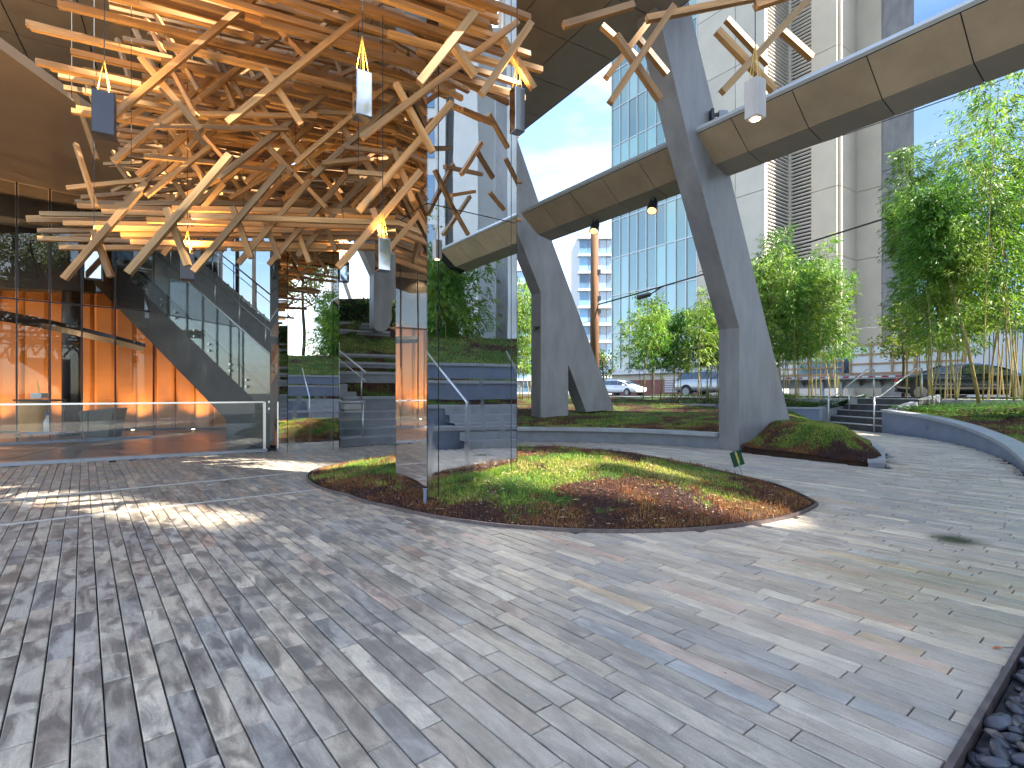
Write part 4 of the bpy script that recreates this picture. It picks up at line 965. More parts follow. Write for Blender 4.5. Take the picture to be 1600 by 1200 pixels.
# ---- main stair with glass balustrade
S0 = P(432, 662, 11.75); S0.z = .87; S1 = P(150, 393, 15.2); S1.z += .45
sh = Vector((S1.x - S0.x, S1.y - S0.y, 0)); run = sh.length; sdr = sh.normalized(); sback = Vector((-sdr.y, sdr.x, 0)); sback = sback if sback.y > 0 else -sback
slope = (S1.z - S0.z) / run
stair = thing('grand_stair', 'dark sided stair with glass balustrade climbing to the left', 'stair', S0 * 1)
# stringer: top edge follows S0..S1 (upper edge line), face .85 deep
def sp(t, dz=0.0, back=0.0): return S0 + sdr * (run * t) + Z * (slope * run * t + dz) + sback * back
T1 = 1.12
mb = MB(); mb.prism([sp(-.05, .12), sp(T1, .12), sp(T1, -1.42), sp(-.05, -1.42)], sback * .12); build('stringer', mb, M['dark_stringer'], stair)
mb = MB(); mb.prism([sp(-.05, -1.42, .02), sp(T1, -1.42, .02), sp(T1, -1.78, .55), sp(-.05, -1.78, .55)], sback * .05 - Z * .02); build('stringer_soffit', mb, M['stringer_under'], stair)
mb = MB(); mb.quad(sp(-.05, -1.78, .58), sp(T1, -1.78, .58), sp(T1, -1.2, 2.9), sp(-.05, -1.2, 2.9)); build('underside', mb, M['dark_stringer'], stair)
nst = 24
for k in range(nst):
    t0, t1 = k / (nst - 1.5), (k + 1) / (nst - 1.5); zt = S0.z + slope * run * t1 - .08
    a = S0 + sdr * (run * t0) + sback * .12; b = S0 + sdr * (run * t1) + sback * .12; a.z = b.z = zt
    mb = MB(); w = sback * 2.7
    mb.hexa([a - Z * .24, b - Z * .24, b + w - Z * .24, a + w - Z * .24, a, b, b + w, a + w]); build('step', mb, M['stair_light'], stair)
bn = 6
for k in range(bn):
    t0, t1 = k / bn * 1.08 - .02 + .004, (k + 1) / bn * 1.08 - .02 - .004
    mb = MB(); q = [sp(t0, -.28, -.05), sp(t1, -.28, -.05), sp(t1, 1.05, -.05), sp(t0, 1.05, -.05)]; mb.prism(q, sback * .015); build('balustrade_pane', mb, M['glass'], stair)
    for tt in (.2, .8):
        for dz in (-.12, .03):
            mb = MB(); c = sp(t0 + (t1 - t0) * tt, dz, -.055); mb.tube([c, c - sback * .03], .028, 10); build('glass_bolt', mb, M['steel'], stair)
mb = MB(); mb.tube([sp(-.02, .92, .18), sp(1.05, .92, .18)], .022, 8); build('handrail', mb, M['steel'], stair, smooth=True)
for bk in (1.35, 2.65):
    mb = MB(); mb.tube([sp(-.02, .95, bk), sp(1.05, .95, bk)], .024, 8); mb.tube([sp(-.02, .72, bk), sp(1.05, .72, bk)], .012, 6); build('handrail', mb, M['steel'], stair, smooth=True)
    for k in range(8):
        mb = MB(); mb.tube([sp(k / 7.2, 0, bk), sp(k / 7.2, .95, bk)], .018, 6); build('rail_post', mb, M['steel'], stair, smooth=True)
# dark wall under the foot of the stair
mb = MB(); a = sp(-.05, -.9, .05); b = sp(.24, -1.40, .05); a2 = Vector((a.x, a.y, 0)); b2 = Vector((b.x, b.y, 0)); mb.prism([a2, b2, b - Z * .02, a + Z * .0], sback * .3); build('stair_plinth', mb, M['dark_stringer'], stair)

# dark glazed rear wall of the hall, closing the view behind the stair
rw = thing('rear_facade', 'dark glazed rear facade closing the hall behind the stair', 'facade', P(150, 600, 21.0))
w0, w1 = Vector((-23, 18.6, 0)), P(338, 613, 21.5); w1.z = 0; wd = (w1 - w0).normalized(); wn = Vector((wd.y, -wd.x, 0)); WLn = (w1 - w0).length
mb = MB(); mb.box((w0 + w1) / 2 - wn * .2 + Z * 4.2, WLn, .2, 8.4, wd, wn); build('wall', mb, M['dark_stringer'], rw)
for k in range(10):
    for r in range(3):
        c = random.uniform(.7, 2.2); mb = MB(); mb.box(w0 + wd * (WLn * (k + .5) / 10) + Z * (1.4 + 2.7 * r), WLn / 10 - .09, .05, 2.6, wd, wn, col=(c, c, c)); build('glass_pane', mb, M['rear_glass'], rw)
# planted slope between the stair and the rear facade
def sl_f(s, t):
    x = -12.0 + 6.3 * s; y = 17.7 + 2.6 * t
    return x, y, 2.2 + 1.7 * t + .1 * (fnoise(x, y, 3) - .5)
terrain('planting_slope', sl_f, 30, 16, .3, kind='structure')
scatter('ground_cover', sl_f, 9000, .3, .03, .09, .015, .03, 'dark green cover on the slope behind the stair balustrade')
mb = MB(); mb.prism([Vector((-12.1, 17.66, 0)), Vector((-5.6, 17.66, 0)), Vector((-5.6, 17.66, 2.25)), Vector((-12.1, 17.66, 2.25))], vec(0, .1, 0)); build('retaining_wall', mb, M['bench'], label='grey retaining wall of the planted slope behind the stair', cat='wall')

# glazed screen behind the stair, with pale frames
gs = thing('glass_screen', 'tall glass screen with pale frames behind the stair', 'facade', P(380, 500, 17.5))
for k, (x0, x1) in enumerate(((318, 346), (346, 372), (372, 398), (398, 424))):
    a, b = P(x0, 560, 18.5), P(x1, 560, 18.5); a.z = b.z = 2.4
    mb = MB(); mb.hexa([a, b, b + vec(0, .02, 0), a + vec(0, .02, 0), a + Z * 6, b + Z * 6, b + vec(0, .02, 6), a + vec(0, .02, 6)]); build('glass_pane', mb, M['facade_glass'], gs)
    mb = MB(); mb.box(a + Z * 3 + vec(0, -.05, 0), .09, .1, 6, col=(1, 1, 1)); build('mullion', mb, M['mullion'] if k % 2 else M['dark_frame'], gs)

# ================================================================== TERRACES behind the left column
ter = thing('terraced_seating', 'curved dark terrace benches climbing behind the left mirrored column', 'terrace', pol(118, 8))
for k in range(4):
    mb = MB(); r0_, r1_ = 5.85 + .38 * k, 5.85 + .38 * (k + 1) + 2.4; z0, z1 = .18 * k, .18 * (k + 1)
    th0, th1 = 136, 121 - 1.5 * k
    rows = arc_rows([(r0_, z0 - .02), (r0_, z1 - .03), (r0_ - .02, z1 - .03), (r0_ - .02, z1), (r1_, z1)], th0, th1, 16); mb.strip(rows)
    e = [r[-1] for r in rows]; mb.add([e[0], e[1], e[4], pol(th1, r1_, z0 - .02)], [(0, 1, 2, 3)]); build('step', mb, M['cap'] if False else M['bench'], ter)
    mb = MB(); mb.strip(arc_rows([(r0_ - .03, z1 - .03), (r0_ - .03, z1 + .004), (r0_ + .4, z1 + .004)], th0, th1 - .05, 16)); build('tread', mb, M['cap'], ter)
TR = [(7.9, .62, 1.09), (9.0, 1.42, 1.80), (9.8, 1.80, 2.12), (10.5, 2.12, 2.42), (13.4, 3.22, 3.50), (14.1, 3.5, 3.86)]
for r, z0, z1 in TR:
    th0, th1 = (100, 128) if r < 13 else (112, 128)
    mb = MB(); mb.strip(arc_rows([(r, z0 - .05), (r, z1 - .07)], th0, th1, 40)); build('riser', mb, M['bench'], ter)
    mb = MB(); mb.strip(arc_rows([(r + .03, z1 - .075), (r - .07, z1 - .075), (r - .07, z1), (r + .46, z1 + .002)], th0, th1, 40)); build('seat', mb, M['cap'], ter)
_tr_r = [5.7, 7.85, 8.3, 8.95, 9.45, 10.5, 10.95, 13.3, 14.5, 17, 21]; _tr_z = [.12, .66, 1.04, 1.44, 1.76, 2.3, 2.42, 3.28, 3.8, 3.9, 3.9]
def ter_f(s, t):
    th = 97 + 31 * s; r = 5.75 + 15 * t
    z = np.interp(r, _tr_r, _tr_z) ; x = C0.x + r * np.cos(np.radians(th)); y = C0.y + r * np.sin(np.radians(th))
    edge = sstep(97, 100, th)
    cut = ((th > 119) & (r < 7.6))
    z = np.where(cut, np.minimum(z, -.03 + 0 * z), z)
    return x, y, z * edge + .4 * (1 - edge) + .04 * (fnoise(x * 2, y * 2, 3) - .5)
terrain('terrace_slope', ter_f, 90, 110, .75, kind='structure')
scatter('ground_cover', lambda s, t: ter_f(s, t * .62), 60000, .8, .015, .06, .008, .016, 'moss and brown cover on the terraced slope behind the left mirrored column')
# hedge on top
def bush(name, label, c, rx, ry, rz, n, cols, L=(.06, .12), cat='hedge', parent=None, pname='foliage'):
    th = rng.random(n) * 6.283; cz = rng.random(n) * 2 - 1; rad = (0.55 + .45 * rng.random(n) ** .5) * (0.75 + .5 * fnoise(th * 1.3 + 5, cz * 2 + 7, 3))
    s_ = np.sqrt(1 - cz ** 2); d = np.stack([s_ * np.cos(th), s_ * np.sin(th), cz], 1)
    p = np.array(c) + d * rad[:, None] * np.array([rx, ry, rz])
    return leaf_cloud(name, p, d + rng.normal(0, .6, (n, 3)), n, cols, L, label, cat, parent, pname)
def leaf_cloud(name, p, d, n, cols, L, label, cat, parent, pname, wr=.26):
    d = d / np.linalg.norm(d, axis=1)[:, None]; sd = np.cross(d, rng.normal(0, 1, (n, 3))); sd /= np.linalg.norm(sd, axis=1)[:, None]
    l = (L[0] + (L[1] - L[0]) * rng.random(n))[:, None]; w = l * wr
    V_ = np.stack([p, p + d * l * .45 + sd * w, p + d * l, p + d * l * .45 - sd * w], 1).reshape(-1, 3)
    cc = np.array(cols)[rng.integers(0, len(cols), n)] * (.65 + .7 * rng.random(n))[:, None]
    return build_np(pname if parent else name, V_, np.arange(n * 4).reshape(n, 4), cc, M['leaf'], parent=parent, kind='stuff' if parent else None, label=None if parent else label, cat=None if parent else cat)
hd = thing('hedge', 'clipped green hedge on the top terrace under the pale steel leg', 'hedge', P(560, 500, 22.0))
hc = P(560, 487, 22.0); n = 9000
p = np.stack([hc.x + (rng.random(n) - .5) * 5, hc.y + (rng.random(n) - .5) * 1.6, 3.75 + 1.15 * rng.random(n) ** .7], 1)
leaf_cloud('hedge', p, rng.normal(0, 1, (n, 3)) + [0, -.5, .4], n, ((.03, .10, .02), (.05, .14, .02), (.02, .06, .02), (.12, .15, .03)), (.08, .16), None, None, hd, 'foliage', .35)
mb = MB(); mb.box(hc + vec(0, .1, -.1), 4.7, 1.2, 1.1); build('twig_core', mb, M['earth'], hd)

# ================================================================== TERRACES behind the viewer on the right (seen in the mirrors)
ter2 = thing('terraced_seating', 'terrace benches behind the viewer, seen only in the mirrored columns', 'terrace', pol(-50, 8))
for k, (r, z0, z1) in enumerate([(6.1, 0, .45), (7.0, .45, .9), (8.0, 1.0, 1.5), (9.2, 1.6, 2.0)]):
    mb = MB(); mb.strip(arc_rows([(r, z0 - .05), (r, z1 - .07)], -58, -20, 40)); build('riser', mb, M['bluewall'], ter2)
    mb = MB(); mb.strip(arc_rows([(r + .03, z1 - .075), (r - .06, z1 - .075), (r - .06, z1), (r + .5, z1 + .002)], -58, -20, 40)); build('seat', mb, M['cap'], ter2)
for k in range(5):
    mb = MB(); mb.strip(arc_rows([(5.75 + .3 * k, .17 * k), (5.75 + .3 * k, .17 * (k + 1)), (8.0, .17 * (k + 1))], -46, -31, 10)); build('step', mb, M['cap'], ter2)
for th in (-46, -31):
    mb = MB(); mb.tube([pol(th, 5.6, 0), pol(th, 5.6, 1.0), pol(th, 8.5, 2.3)], .025, 6); build('handrail', mb, M['steel'], ter2, smooth=True)
_t2r = [6.3, 7.0, 7.4, 8.0, 8.4, 9.2, 9.7, 14, 20]; _t2z = [.3, .42, .88, .96, 1.48, 1.56, 2.0, 3.2, 3.4]
def ter2_f(s, t):
    th = -58 + 42 * s; r = 6.35 + 13 * t; x = C0.x + r * np.cos(np.radians(th)); y = C0.y + r * np.sin(np.radians(th))
    return x, y, np.interp(r, _t2r, _t2z) + .05 * (fnoise(x * 2, y * 2, 3) - .5)
terrain('terrace_slope', ter2_f, 60, 60, 1.0, kind='structure')
scatter('ground_cover', lambda s, t: ter2_f(s, t * .8), 30000, 1.1, .02, .07, .01, .02, 'grassy green cover on the slope behind the viewer')
# ================================================================== TIMBER SCULPTURE
scu = thing('timber_sculpture', 'hanging canopy of crossed warm timber battens on thin wires', 'sculpture', Vector((-2.5, 6.5, 4.4)))
BW = 0.054
bats = []
def bat(p, q, w=BW):
    bats.append((Vector(p), Vector(q), w))
WD = (0.94, 0.342)
# upper layer: long rows, one behind the other
def left_edge(Y): return np.interp(Y, [3.4, 4.5, 6.0, 8.0, 11], [-3.2, -3.75, -4.5, -5.4, -6.6])
row = 0
Y_ = 3.3
while Y_ < 11.2:
    ang = R(28 + random.gauss(0, 1.2)); zc = 4.66 + 0.22 * math.sin(Y_ * 1.9) + (.16 if row % 2 else 0); tilt = lerp(0.0, .10, np.clip((Y_ - 4.5) / 6, 0, 1))
    d = Vector((math.cos(ang), math.sin(ang), tilt)); x = left_edge(Y_) - random.random() * .5
    end = np.interp(Y_, [3.3, 5, 7, 11], [-.3, .2, -.6, -1.6])
    while x < end:
        L = random.uniform(1.5, 2.5); p = Vector((x, Y_ + (x - left_edge(Y_)) * .10, zc + random.gauss(0, .035)))
        Lc_ = min(L, max(.35, (random.gauss(.02, .16) - p.x) / d.x))
        bat(p - d * .1, p + d * Lc_); x += L * d.x * random.uniform(.82, 1.0)
    Y_ += 0.10 + 0.02 * random.random(); row += 1
n_up = len(bats)
# second, higher layer, sparser
Y_ = 4.0
while Y_ < 12:
    ang = R(26 + random.gauss(0, 2)); d = Vector((math.cos(ang), math.sin(ang), .03)); x = left_edge(Y_) + random.random() * .4
    while x < -.8:
        L = random.uniform(1.8, 2.6); p = Vector((x, Y_, 5.25 + .15 * math.sin(Y_ * 2.3) + random.gauss(0, .05))); bat(p, p + d * min(L, max(.3, (-.15 - p.x) / d.x))); x += L * d.x
    Y_ += .14
# long diagonals and short stubs in crossing frames under the rows
def cross(cx, cy, zb, Lb, Lc, angb=None):
    ab = R(47 + random.gauss(0, 2.5)) if angb is None else angb; ac = R(54 + random.gauss(0, 3))
    b = Vector((WD[0] * math.cos(ab), WD[1] * math.cos(ab), math.sin(ab))); c = Vector((-WD[0] * math.cos(ac), -WD[1] * math.cos(ac), math.sin(ac)))
    p = Vector((cx, cy, zb)); bat(p, p + b * Lb)
    m = p + b * (Lb * random.uniform(.28, .42)) + Vector((-WD[1], WD[0], 0)) * (BW * 1.05)
    bat(m - c * (Lc * .68), m + c * (Lc * .32))
for Y0, zb, xs in ((4.7, 3.5, (-3.6, -2.5, -1.4)), (5.5, 3.5, (-4.0, -3.1, -2.1)),
                   (6.4, 3.75, (-4.4, -3.2, -2.0)), (7.3, 3.8, (-5.2, -4.2, -3.2, -2.3)), (8.3, 3.85, (-5.4, -4.4, -3.4, -2.5)), (9.4, 3.9, (-5.0, -3.9, -2.9))):
    for x in xs: cross(x + random.gauss(0, .06), Y0 + (x + 3) * .12, zb + random.gauss(0, .06), random.uniform(1.5, 2.3), random.uniform(.55, .8))
# thinner sticks filling the layers at more varied angles
for k in range(110):
    Yk = random.uniform(5.2, 8.8); p = P(random.uniform(130, 560), random.uniform(95, 325), Yk); p.z = min(p.z, 4.75)
    if k % 3 == 2: a = R(random.uniform(112, 136))
    elif k % 3 == 1: a = R(random.uniform(-6, 16))
    else: a = R(random.uniform(32, 56))
    d = Vector((WD[0] * math.cos(a), WD[1] * abs(math.cos(a)), math.sin(a))); L = random.uniform(.55, 1.5)
    if p.x + d.x * L > -.9: L = .5
    bat(p, p + d * L, .044)
# dark long bars across the middle
bat(P(105, 294, 6.9), P(360, 268, 7.4)); bat(P(340, 272, 7.3), P(640, 245, 8.2)); bat(P(128, 309, 7.2), P(420, 283, 7.6)); bat(P(400, 287, 7.5), P(630, 262, 8.3))
# lower group: near horizontal bars reaching far left
for i, (x0, y0, Y0) in enumerate([(122, 322, 6.6), (63, 334, 6.9), (43, 345, 7.0), (160, 331, 6.3), (100, 349, 6.5), (60, 361, 6.5), (60, 373, 6.3), (94, 387, 6.1), (42, 340, 7.5), (118, 315, 7.7), (150, 357, 6.0), (190, 368, 6.1),
                                  (230, 344, 5.7), (270, 326, 5.9), (140, 340, 7.2), (205, 379, 5.9), (110, 366, 6.8), (180, 318, 7.0), (300, 338, 5.6)]):
    p = P(x0, y0, Y0); d = Vector((.95, .25, .045 + .02 * (i % 3))).normalized(); L = random.uniform(1.7, 2.5); q = p
    while q.x < -1.30:
        bat(q, q + d * min(L, max(.4, (-.95 - q.x) / d.x)), .056); q = q + d * (L + .03) + Vector((0, random.gauss(0, .05), random.gauss(0, .03))); L = random.uniform(1.0, 2.1)
# diagonals below the lower group
for (xb, yb, Yd, s, st) in ((100, 436, 5.2, 150, 1), (200, 427, 4.7, 185, 1), (302, 424, 5.4, 165, 1), (372, 412, 5.8, 130, 1), (420, 414, 6.0, 140, 1), (465, 400, 6.2, 120, 1), (528, 418, 4.9, 150, 1), (255, 398, 6.2, 110, 1),
                            (345, 392, 6.6, 110, 1), (560, 330, 5.2, 170, 1), (600, 398, 5.6, 120, 0)):
    p = P(xb, yb, Yd); q = P(xb + s * .86, yb - s, Yd + .25); bat(p, q, .058 if Yd < 5.6 else .055)
    if st:
        m = p.lerp(q, random.uniform(.34, .46)) + Vector((0, .08, 0)); px = 800 + m.x / m.y * FPX; py = HZ - (m.z - CAM_H) / m.y * FPX; k = s * .34
        bat(P(px - k * .18, py - k * .5, m.y), P(px + k * .34, py + k * .92, m.y + .02), .054)
# crosses hanging further right, in front of the beam
for a, b, Y0 in (((953, 161), (1052, 10), 4.6), ((962, 55), (1031, 156), 4.68), ((947, 122), (1012, 36), 5.1), ((998, 62), (1042, 116), 5.2), ((1128, 144), (1262, 0), 4.4), ((1120, 48), (1209, 141), 4.48), ((1218, 45), (1268, 90), 4.9), ((1135, 30), (1200, 100), 5.3),
                 ((752, 148), (830, 36), 4.5), ((788, 66), (834, 139), 4.58), ((700, 60), (742, 118), 4.2), ((655, 130), (742, 20), 4.0), ((940, 40), (1000, 95), 5.5), ((880, 40), (990, 8), 4.7), ((1010, 30), (1200, -8), 4.7), ((1180, 10), (1300, -30), 4.4)):
    bat(P(*a, Y0), P(*b, Y0 + .12), .056)
# rows continuing above the top of the view, over the viewer
for k in range(9):
    p = Vector((-2.6 + .2 * k, 2.4 + .12 * k, 4.5 + .05 * (k % 3))); d = Vector((math.cos(R(27)), math.sin(R(27)), 0)); bat(p, p + d * 2.2)
def bat_size(b):
    m = (b[0] + b[1]) / 2; return (b[1] - b[0]).length * b[2] / max(m.y, 1) ** 2 * (1.0 if b[0].z < 4.4 else .7)
order = sorted(range(len(bats)), key=lambda i: -bat_size(bats[i])); bigb = set(order[:295]); mbr = MB()
for i, (p, q, w) in enumerate(bats):
    k = random.uniform(.5, 1.3); wm = random.gauss(0, .05); col = (k * (1 + wm), k, k * (1 - wm * 1.5))
    mb = MB() if i in bigb else mbr
    mb.bar(p, q, w, w, col=col, roll=random.gauss(0, .05))
    if i in bigb: build('batten', mb, M['timber'], scu)
if mbr.v: build('batten_field', mbr, M['timber'], scu, kind='stuff')
wires = [(205, 60), (262, 60), (300, 60), (345, 60), (380, 60), (432, 60), (462, 60), (505, 60), (560, 60), (590, 60), (146, 60), (112, 60), (328, 60), (480, 60), (535, 60)]
for i, (x, y) in enumerate(wires):
    Yw = 5.2 + (i * 1.37) % 3.6; p = P(x, 300, Yw); mb = MB(); mb.tube([(p.x, p.y, 3.4 + (i % 4) * .35), (p.x, p.y, 8.0)], .0035, 4, caps=False); build('wire', mb, M['wire'], scu)

# ---- hanging box lamps
def box_lamp(label, px, y0, y1, Y, m, w, lit=False, up=5.4):
    top = P(px, y0, Y); bot = P(px, y1, Y); h = top.z - bot.z
    t = thing('box_lamp', label, 'pendant lamp', bot, 'box lamps hanging among the battens')
    mb = MB(); mb.box((top + bot) / 2, w, w, h, (.85, .53, 0), (-.53, .85, 0)); o = build('lamp_box', mb, m, t)
    bv = o.modifiers.new('edge', 'BEVEL'); bv.width = .006; bv.segments = 2
    mb = MB(); mb.tube([top + Z * .28, (top.x, top.y, 8.0)], .004, 4, caps=False); build('wire', mb, M['wire'], t)
    for sx, sy in ((1, 0), (-1, 0), (0, 1), (0, -1)):
        mb = MB(); mb.tube([top + vec(sx * w * .42, sy * w * .42, 0), top + Z * .28], .004, 4, caps=False); build('cord', mb, M['cord'], t)
    if lit:
        mb = MB(); mb.tube([bot - Z * .001, bot - Z * .006], w * .30, 16); build('lens', mb, M['lamp_lit'], t)
        lamp('light', 'SPOT', bot - Z * .03, 12, (1, .8, .55), t, spot_size=R(70), spot_blend=.5, shadow_soft_size=.04)
    if up: lamp('light', 'SPOT', top + Z * .04, up, (1.0, .63, .28), t, spot_size=R(150), spot_blend=.7, shadow_soft_size=.05).rotation_euler = (R(180), 0, 0)
box_lamp('dark box lamp hanging highest among battens at the far left', 163, 148, 214, 4.3, M['lamp_box'], .15, up=21)
box_lamp('mirrored box lamp hanging low in front of the dark stair', 147, 394, 437, 5.6, M['lamp_mirror'], .14, up=24)
box_lamp('dark box lamp hanging low in front of the stair steps', 293, 397, 438, 5.9, M['lamp_box'], .135, up=16.5)
box_lamp('mirrored box lamp hanging beside the edge of the central column', 598, 374, 424, 5.0, M['lamp_mirror'], .115, up=7.5)
box_lamp('mirrored box lamp hanging over the left mirrored column', 537, 410, 441, 7.0, M['lamp_mirror'], .125, up=7.5)
box_lamp('mirrored box lamp high among the battens above the pale leg', 566, 116, 186, 3.9, M['lamp_mirror'], .115, up=9)
box_lamp('mirrored box lamp at the right edge of the central column', 808, 140, 208, 4.6, M['lamp_mirror'], .10, up=4.2)
box_lamp('whitewashed box lamp with lit lens below the crossed battens at right', 1180, 126, 186, 4.2, M['lamp_wood'], .115, lit=True, up=0)

# ---- spotlights under the beam and small floods on the legs
def spot(label, px, py, s):
    c = bp(.25, 5.535, s); t = thing('spotlight', label, 'spotlight', c, 'spotlights under the ring beam')
    mb = MB(); mb.tube([c, c - Z * .07], .075, 12); build('mount', mb, M['black_plastic'], t)
    mb = MB(); mb.tube([c - Z * .05, c - Z * .16], .03, 8); build('yoke', mb, M['black_plastic'], t)
    d = Vector((-.25, -.45, -.86)).normalized(); a = c - Z * .13; mb = MB(); mb.tube([a - d * .06, a + d * .2], [.10, .12], 14); build('housing', mb, M['black_plastic'], t, smooth=False)
    mb = MB(); mb.tube([a + d * .201, a + d * .206], .098, 14); build('lens', mb, M['amber_lens'], t)
    mb = MB()
    for k in range(-3, 4):
        e1 = d.cross(Z).normalized(); e2 = d.cross(e1); h = .095 * math.sqrt(max(0, 1 - (k / 3.6) ** 2))
        mb.bar(a + d * .212 + e1 * (k * .027) - e2 * h, a + d * .212 + e1 * (k * .027) + e2 * h, .005, .006)
        mb.bar(a + d * .212 + e2 * (k * .027) - e1 * h, a + d * .212 + e2 * (k * .027) + e1 * h, .005, .006)
    build('grille', mb, M['black_plastic'], t)
spot('black spotlight under the beam, farther one above the split leg', 917, 350, 3.55)
spot('black spotlight under the beam, nearer one beside the leaning leg', 1005, 320, 1.72)
def flood(label, c, d):
    t = thing('floodlight', label, 'floodlight', c); mb = MB(); mb.box(c, .05, .16, .2); build('bracket', mb, M['black_plastic'], t)
    mb = MB(); mb.bar(c, c + Vector(d) * .2, .05, .05); build('arm', mb, M['black_plastic'], t)
    mb = MB(); mb.box(c + Vector(d) * .24 - Z * .02, .16, .1, .14); build('head', mb, M['alloy'], t)
flood('small floodlight fixed to the nearest steel leg above the beam', PL(1108, 182, LB0, U) - V * .05, (.8, -.2, .0))
flood('small floodlight fixed to the split leg above the beam end', PL(837, 327, LA0, U) - V * .05, (.7, -.2, 0))
mb = MB(); c = PL(838, 510, LA0, U); c = LA0 + V * .22 - U * .06; c.z = 3.1; mb.box(c, .1, .1, .12); mb.tube([c, c + vec(.14, -.12, .03)], .035, 8); build('camera_bracket', mb, M['black_plastic'], label='tiny dark camera on the side of the split leg', cat='camera')

# ---- sign on a stake
sg = G(1160, 742, .05); t = thing('garden_sign', 'small leaning dark green sign with yellow band on a stake', 'sign', sg)
up = Vector((-.32, 0, 1)).normalized(); sdx = Vector((.94, .2, .28)).normalized()
mb = MB(); mb.bar(sg - up * .1, sg + up * .34, .018, .012); build('stake', mb, M['strip'], t)
mb = MB(); mb.box(sg + up * .24, .17, .01, .21, sdx, (-.2, .98, 0), up); build('board', mb, M['sign_green'], t)
mb = MB(); mb.box(sg + up * .25 - vec(-.002, .008, 0), .03, .004, .15, sdx, (-.2, .98, 0), up); build('band', mb, M['sign_yellow'], t)

# ================================================================== BAMBOO AND TREES
def bamboo(label, base_pts, H, fol0, n_leaf, spread, lean=0.10, cols=None, seed=0, r0=.019, group='bamboo clumps along the plaza', leaf=(.13, .22), lean_culm=None):
    """base_pts: list of culm feet"""
    rg = np.random.default_rng(seed + 100); rnd = random.Random(seed)
    cols = cols or ((.075, .18, .025), (.12, .25, .035), (.18, .31, .05), (.26, .36, .06), (.15, .22, .04))
    c = sum((Vector(b) for b in base_pts), Vector()) / len(base_pts)
    t = thing('bamboo_clump', label, 'bamboo', c, group)
    tw_p, tw_d = [], []
    for b in base_pts:
        b = Vector(b); az = rnd.random() * 6.283; ln = lean * rnd.random(); h = H * rnd.uniform(.72, 1.0)
        pts = []; rad = []
        for k in range(9):
            q = k / 8; pts.append(b + Vector((math.cos(az), math.sin(az), 0)) * (ln * h * q + .10 * h * q ** 3) + Z * (h * (q - .06 * q ** 3))); rad.append(r0 * (1 - .75 * q) * rnd.uniform(.9, 1.1))
        k = rnd.uniform(.8, 1.2); col = rnd.choice(((.36, .27, .09), (.30, .24, .09), (.40, .30, .12), (.24, .24, .07)))
        mb = MB(); mb.tube(pts, rad, 6, tuple(v * k for v in col)); build('culm', mb, M['culm'], t, smooth=True)
        ntw = max(4, int(n_leaf / len(base_pts) / 9))
        for _ in range(ntw):
            q = fol0 + (1 - fol0) * rnd.random() ** .9; i = min(int(q * 8), 7); f = q * 8 - i; p = pts[i].lerp(pts[i + 1], f)
            a2 = rnd.random() * 6.283; L = spread * (1.1 - .75 * (q - fol0) / (1 - fol0)) * rnd.uniform(.2, 1.0) ** .7 * (1 if q > fol0 + .08 else .55)
            d = Vector((math.cos(a2), math.sin(a2), rnd.uniform(.0, .5)))
            tw_p.append(p + d * L - Z * (.28 * L * L)); tw_d.append(d + Z * -.5)
    if lean_culm:
        mb = MB(); mb.tube(lean_culm, [.05, .045, .035, .02], 8, (.34, .25, .09)); build('culm', mb, M['culm'], t, smooth=True)
        for _ in range(int(n_leaf * .05)):
            q = rnd.random(); p = Vector(lean_culm[2]).lerp(Vector(lean_culm[3]), q); a2 = rnd.random() * 6.283; d = Vector((math.cos(a2), math.sin(a2), rnd.uniform(-.2, .4))); tw_p.append(p + d * rnd.random() * .9); tw_d.append(d - Z * .4)
    P0 = np.array([tuple(p) for p in tw_p]); D0 = np.array([tuple(p) for p in tw_d]); m = len(P0); k = 9
    p = np.repeat(P0, k, 0) + rg.normal(0, .085, (m * k, 3)) * np.array([1, 1, .6]); d = np.repeat(D0, k, 0) * .8 + rg.normal(0, .45, (m * k, 3)) + np.array([0, 0, -.35])
    hz_ = np.clip((P0[:, 2] - P0[:, 2].min()) / max(np.ptp(P0[:, 2]), .1), 0, 1); shade = np.repeat(np.clip((fnoise(P0[:, 0] * 1.4 + seed, P0[:, 2] * 1.4 + P0[:, 1], 2) * 2.2 - .6) * len(cols) + rg.normal(0, .7, m), 0, len(cols) - 1).astype(int), k)
    d /= np.linalg.norm(d, axis=1)[:, None]; sd = np.cross(d, rg.normal(0, 1, (m * k, 3))); sd /= np.linalg.norm(sd, axis=1)[:, None]
    l = (leaf[0] + (leaf[1] - leaf[0]) * rg.random(m * k))[:, None]; w = l * .10
    V_ = np.stack([p, p + d * l * .4 + sd * w, p + d * l + np.array([0, 0, -.02]), p + d * l * .4 - sd * w], 1).reshape(-1, 3)
    cc = np.array(cols)[shade] * (.7 + .6 * rg.random(m * k))[:, None]
    build_np('foliage', V_, np.arange(m * k * 4).reshape(m * k, 4), cc, M['leaf'], parent=t, kind='stuff')
    return t
def feet(px0, px1, Y0, Y1, z, n, seed, z1=None):
    r = random.Random(seed); out = []
    for _ in range(n):
        Y = r.uniform(Y0, Y1); px = r.uniform(px0, px1); out.append(((px - 800) / FPX * Y, Y, z if z1 is None else lerp(z, z1, r.random())))
    return out
bamboo('small bamboo clump in front of the white car', feet(1003, 1068, 20.5, 22.5, .85, 11, 1), 4.1, .36, 11000, .75, .12, seed=1)
bamboo('small bamboo clump beside the silver car, half behind the nearest leg', feet(1088, 1145, 19.5, 21.5, .85, 12, 2), 4.3, .36, 11000, .75, .12, seed=2)
bamboo('dense bamboo clump between the nearest leg and the steps', feet(1178, 1255, 19.3, 21.5, .85, 16, 3), 6.3, .30, 16500, 1.0, .10, seed=3)
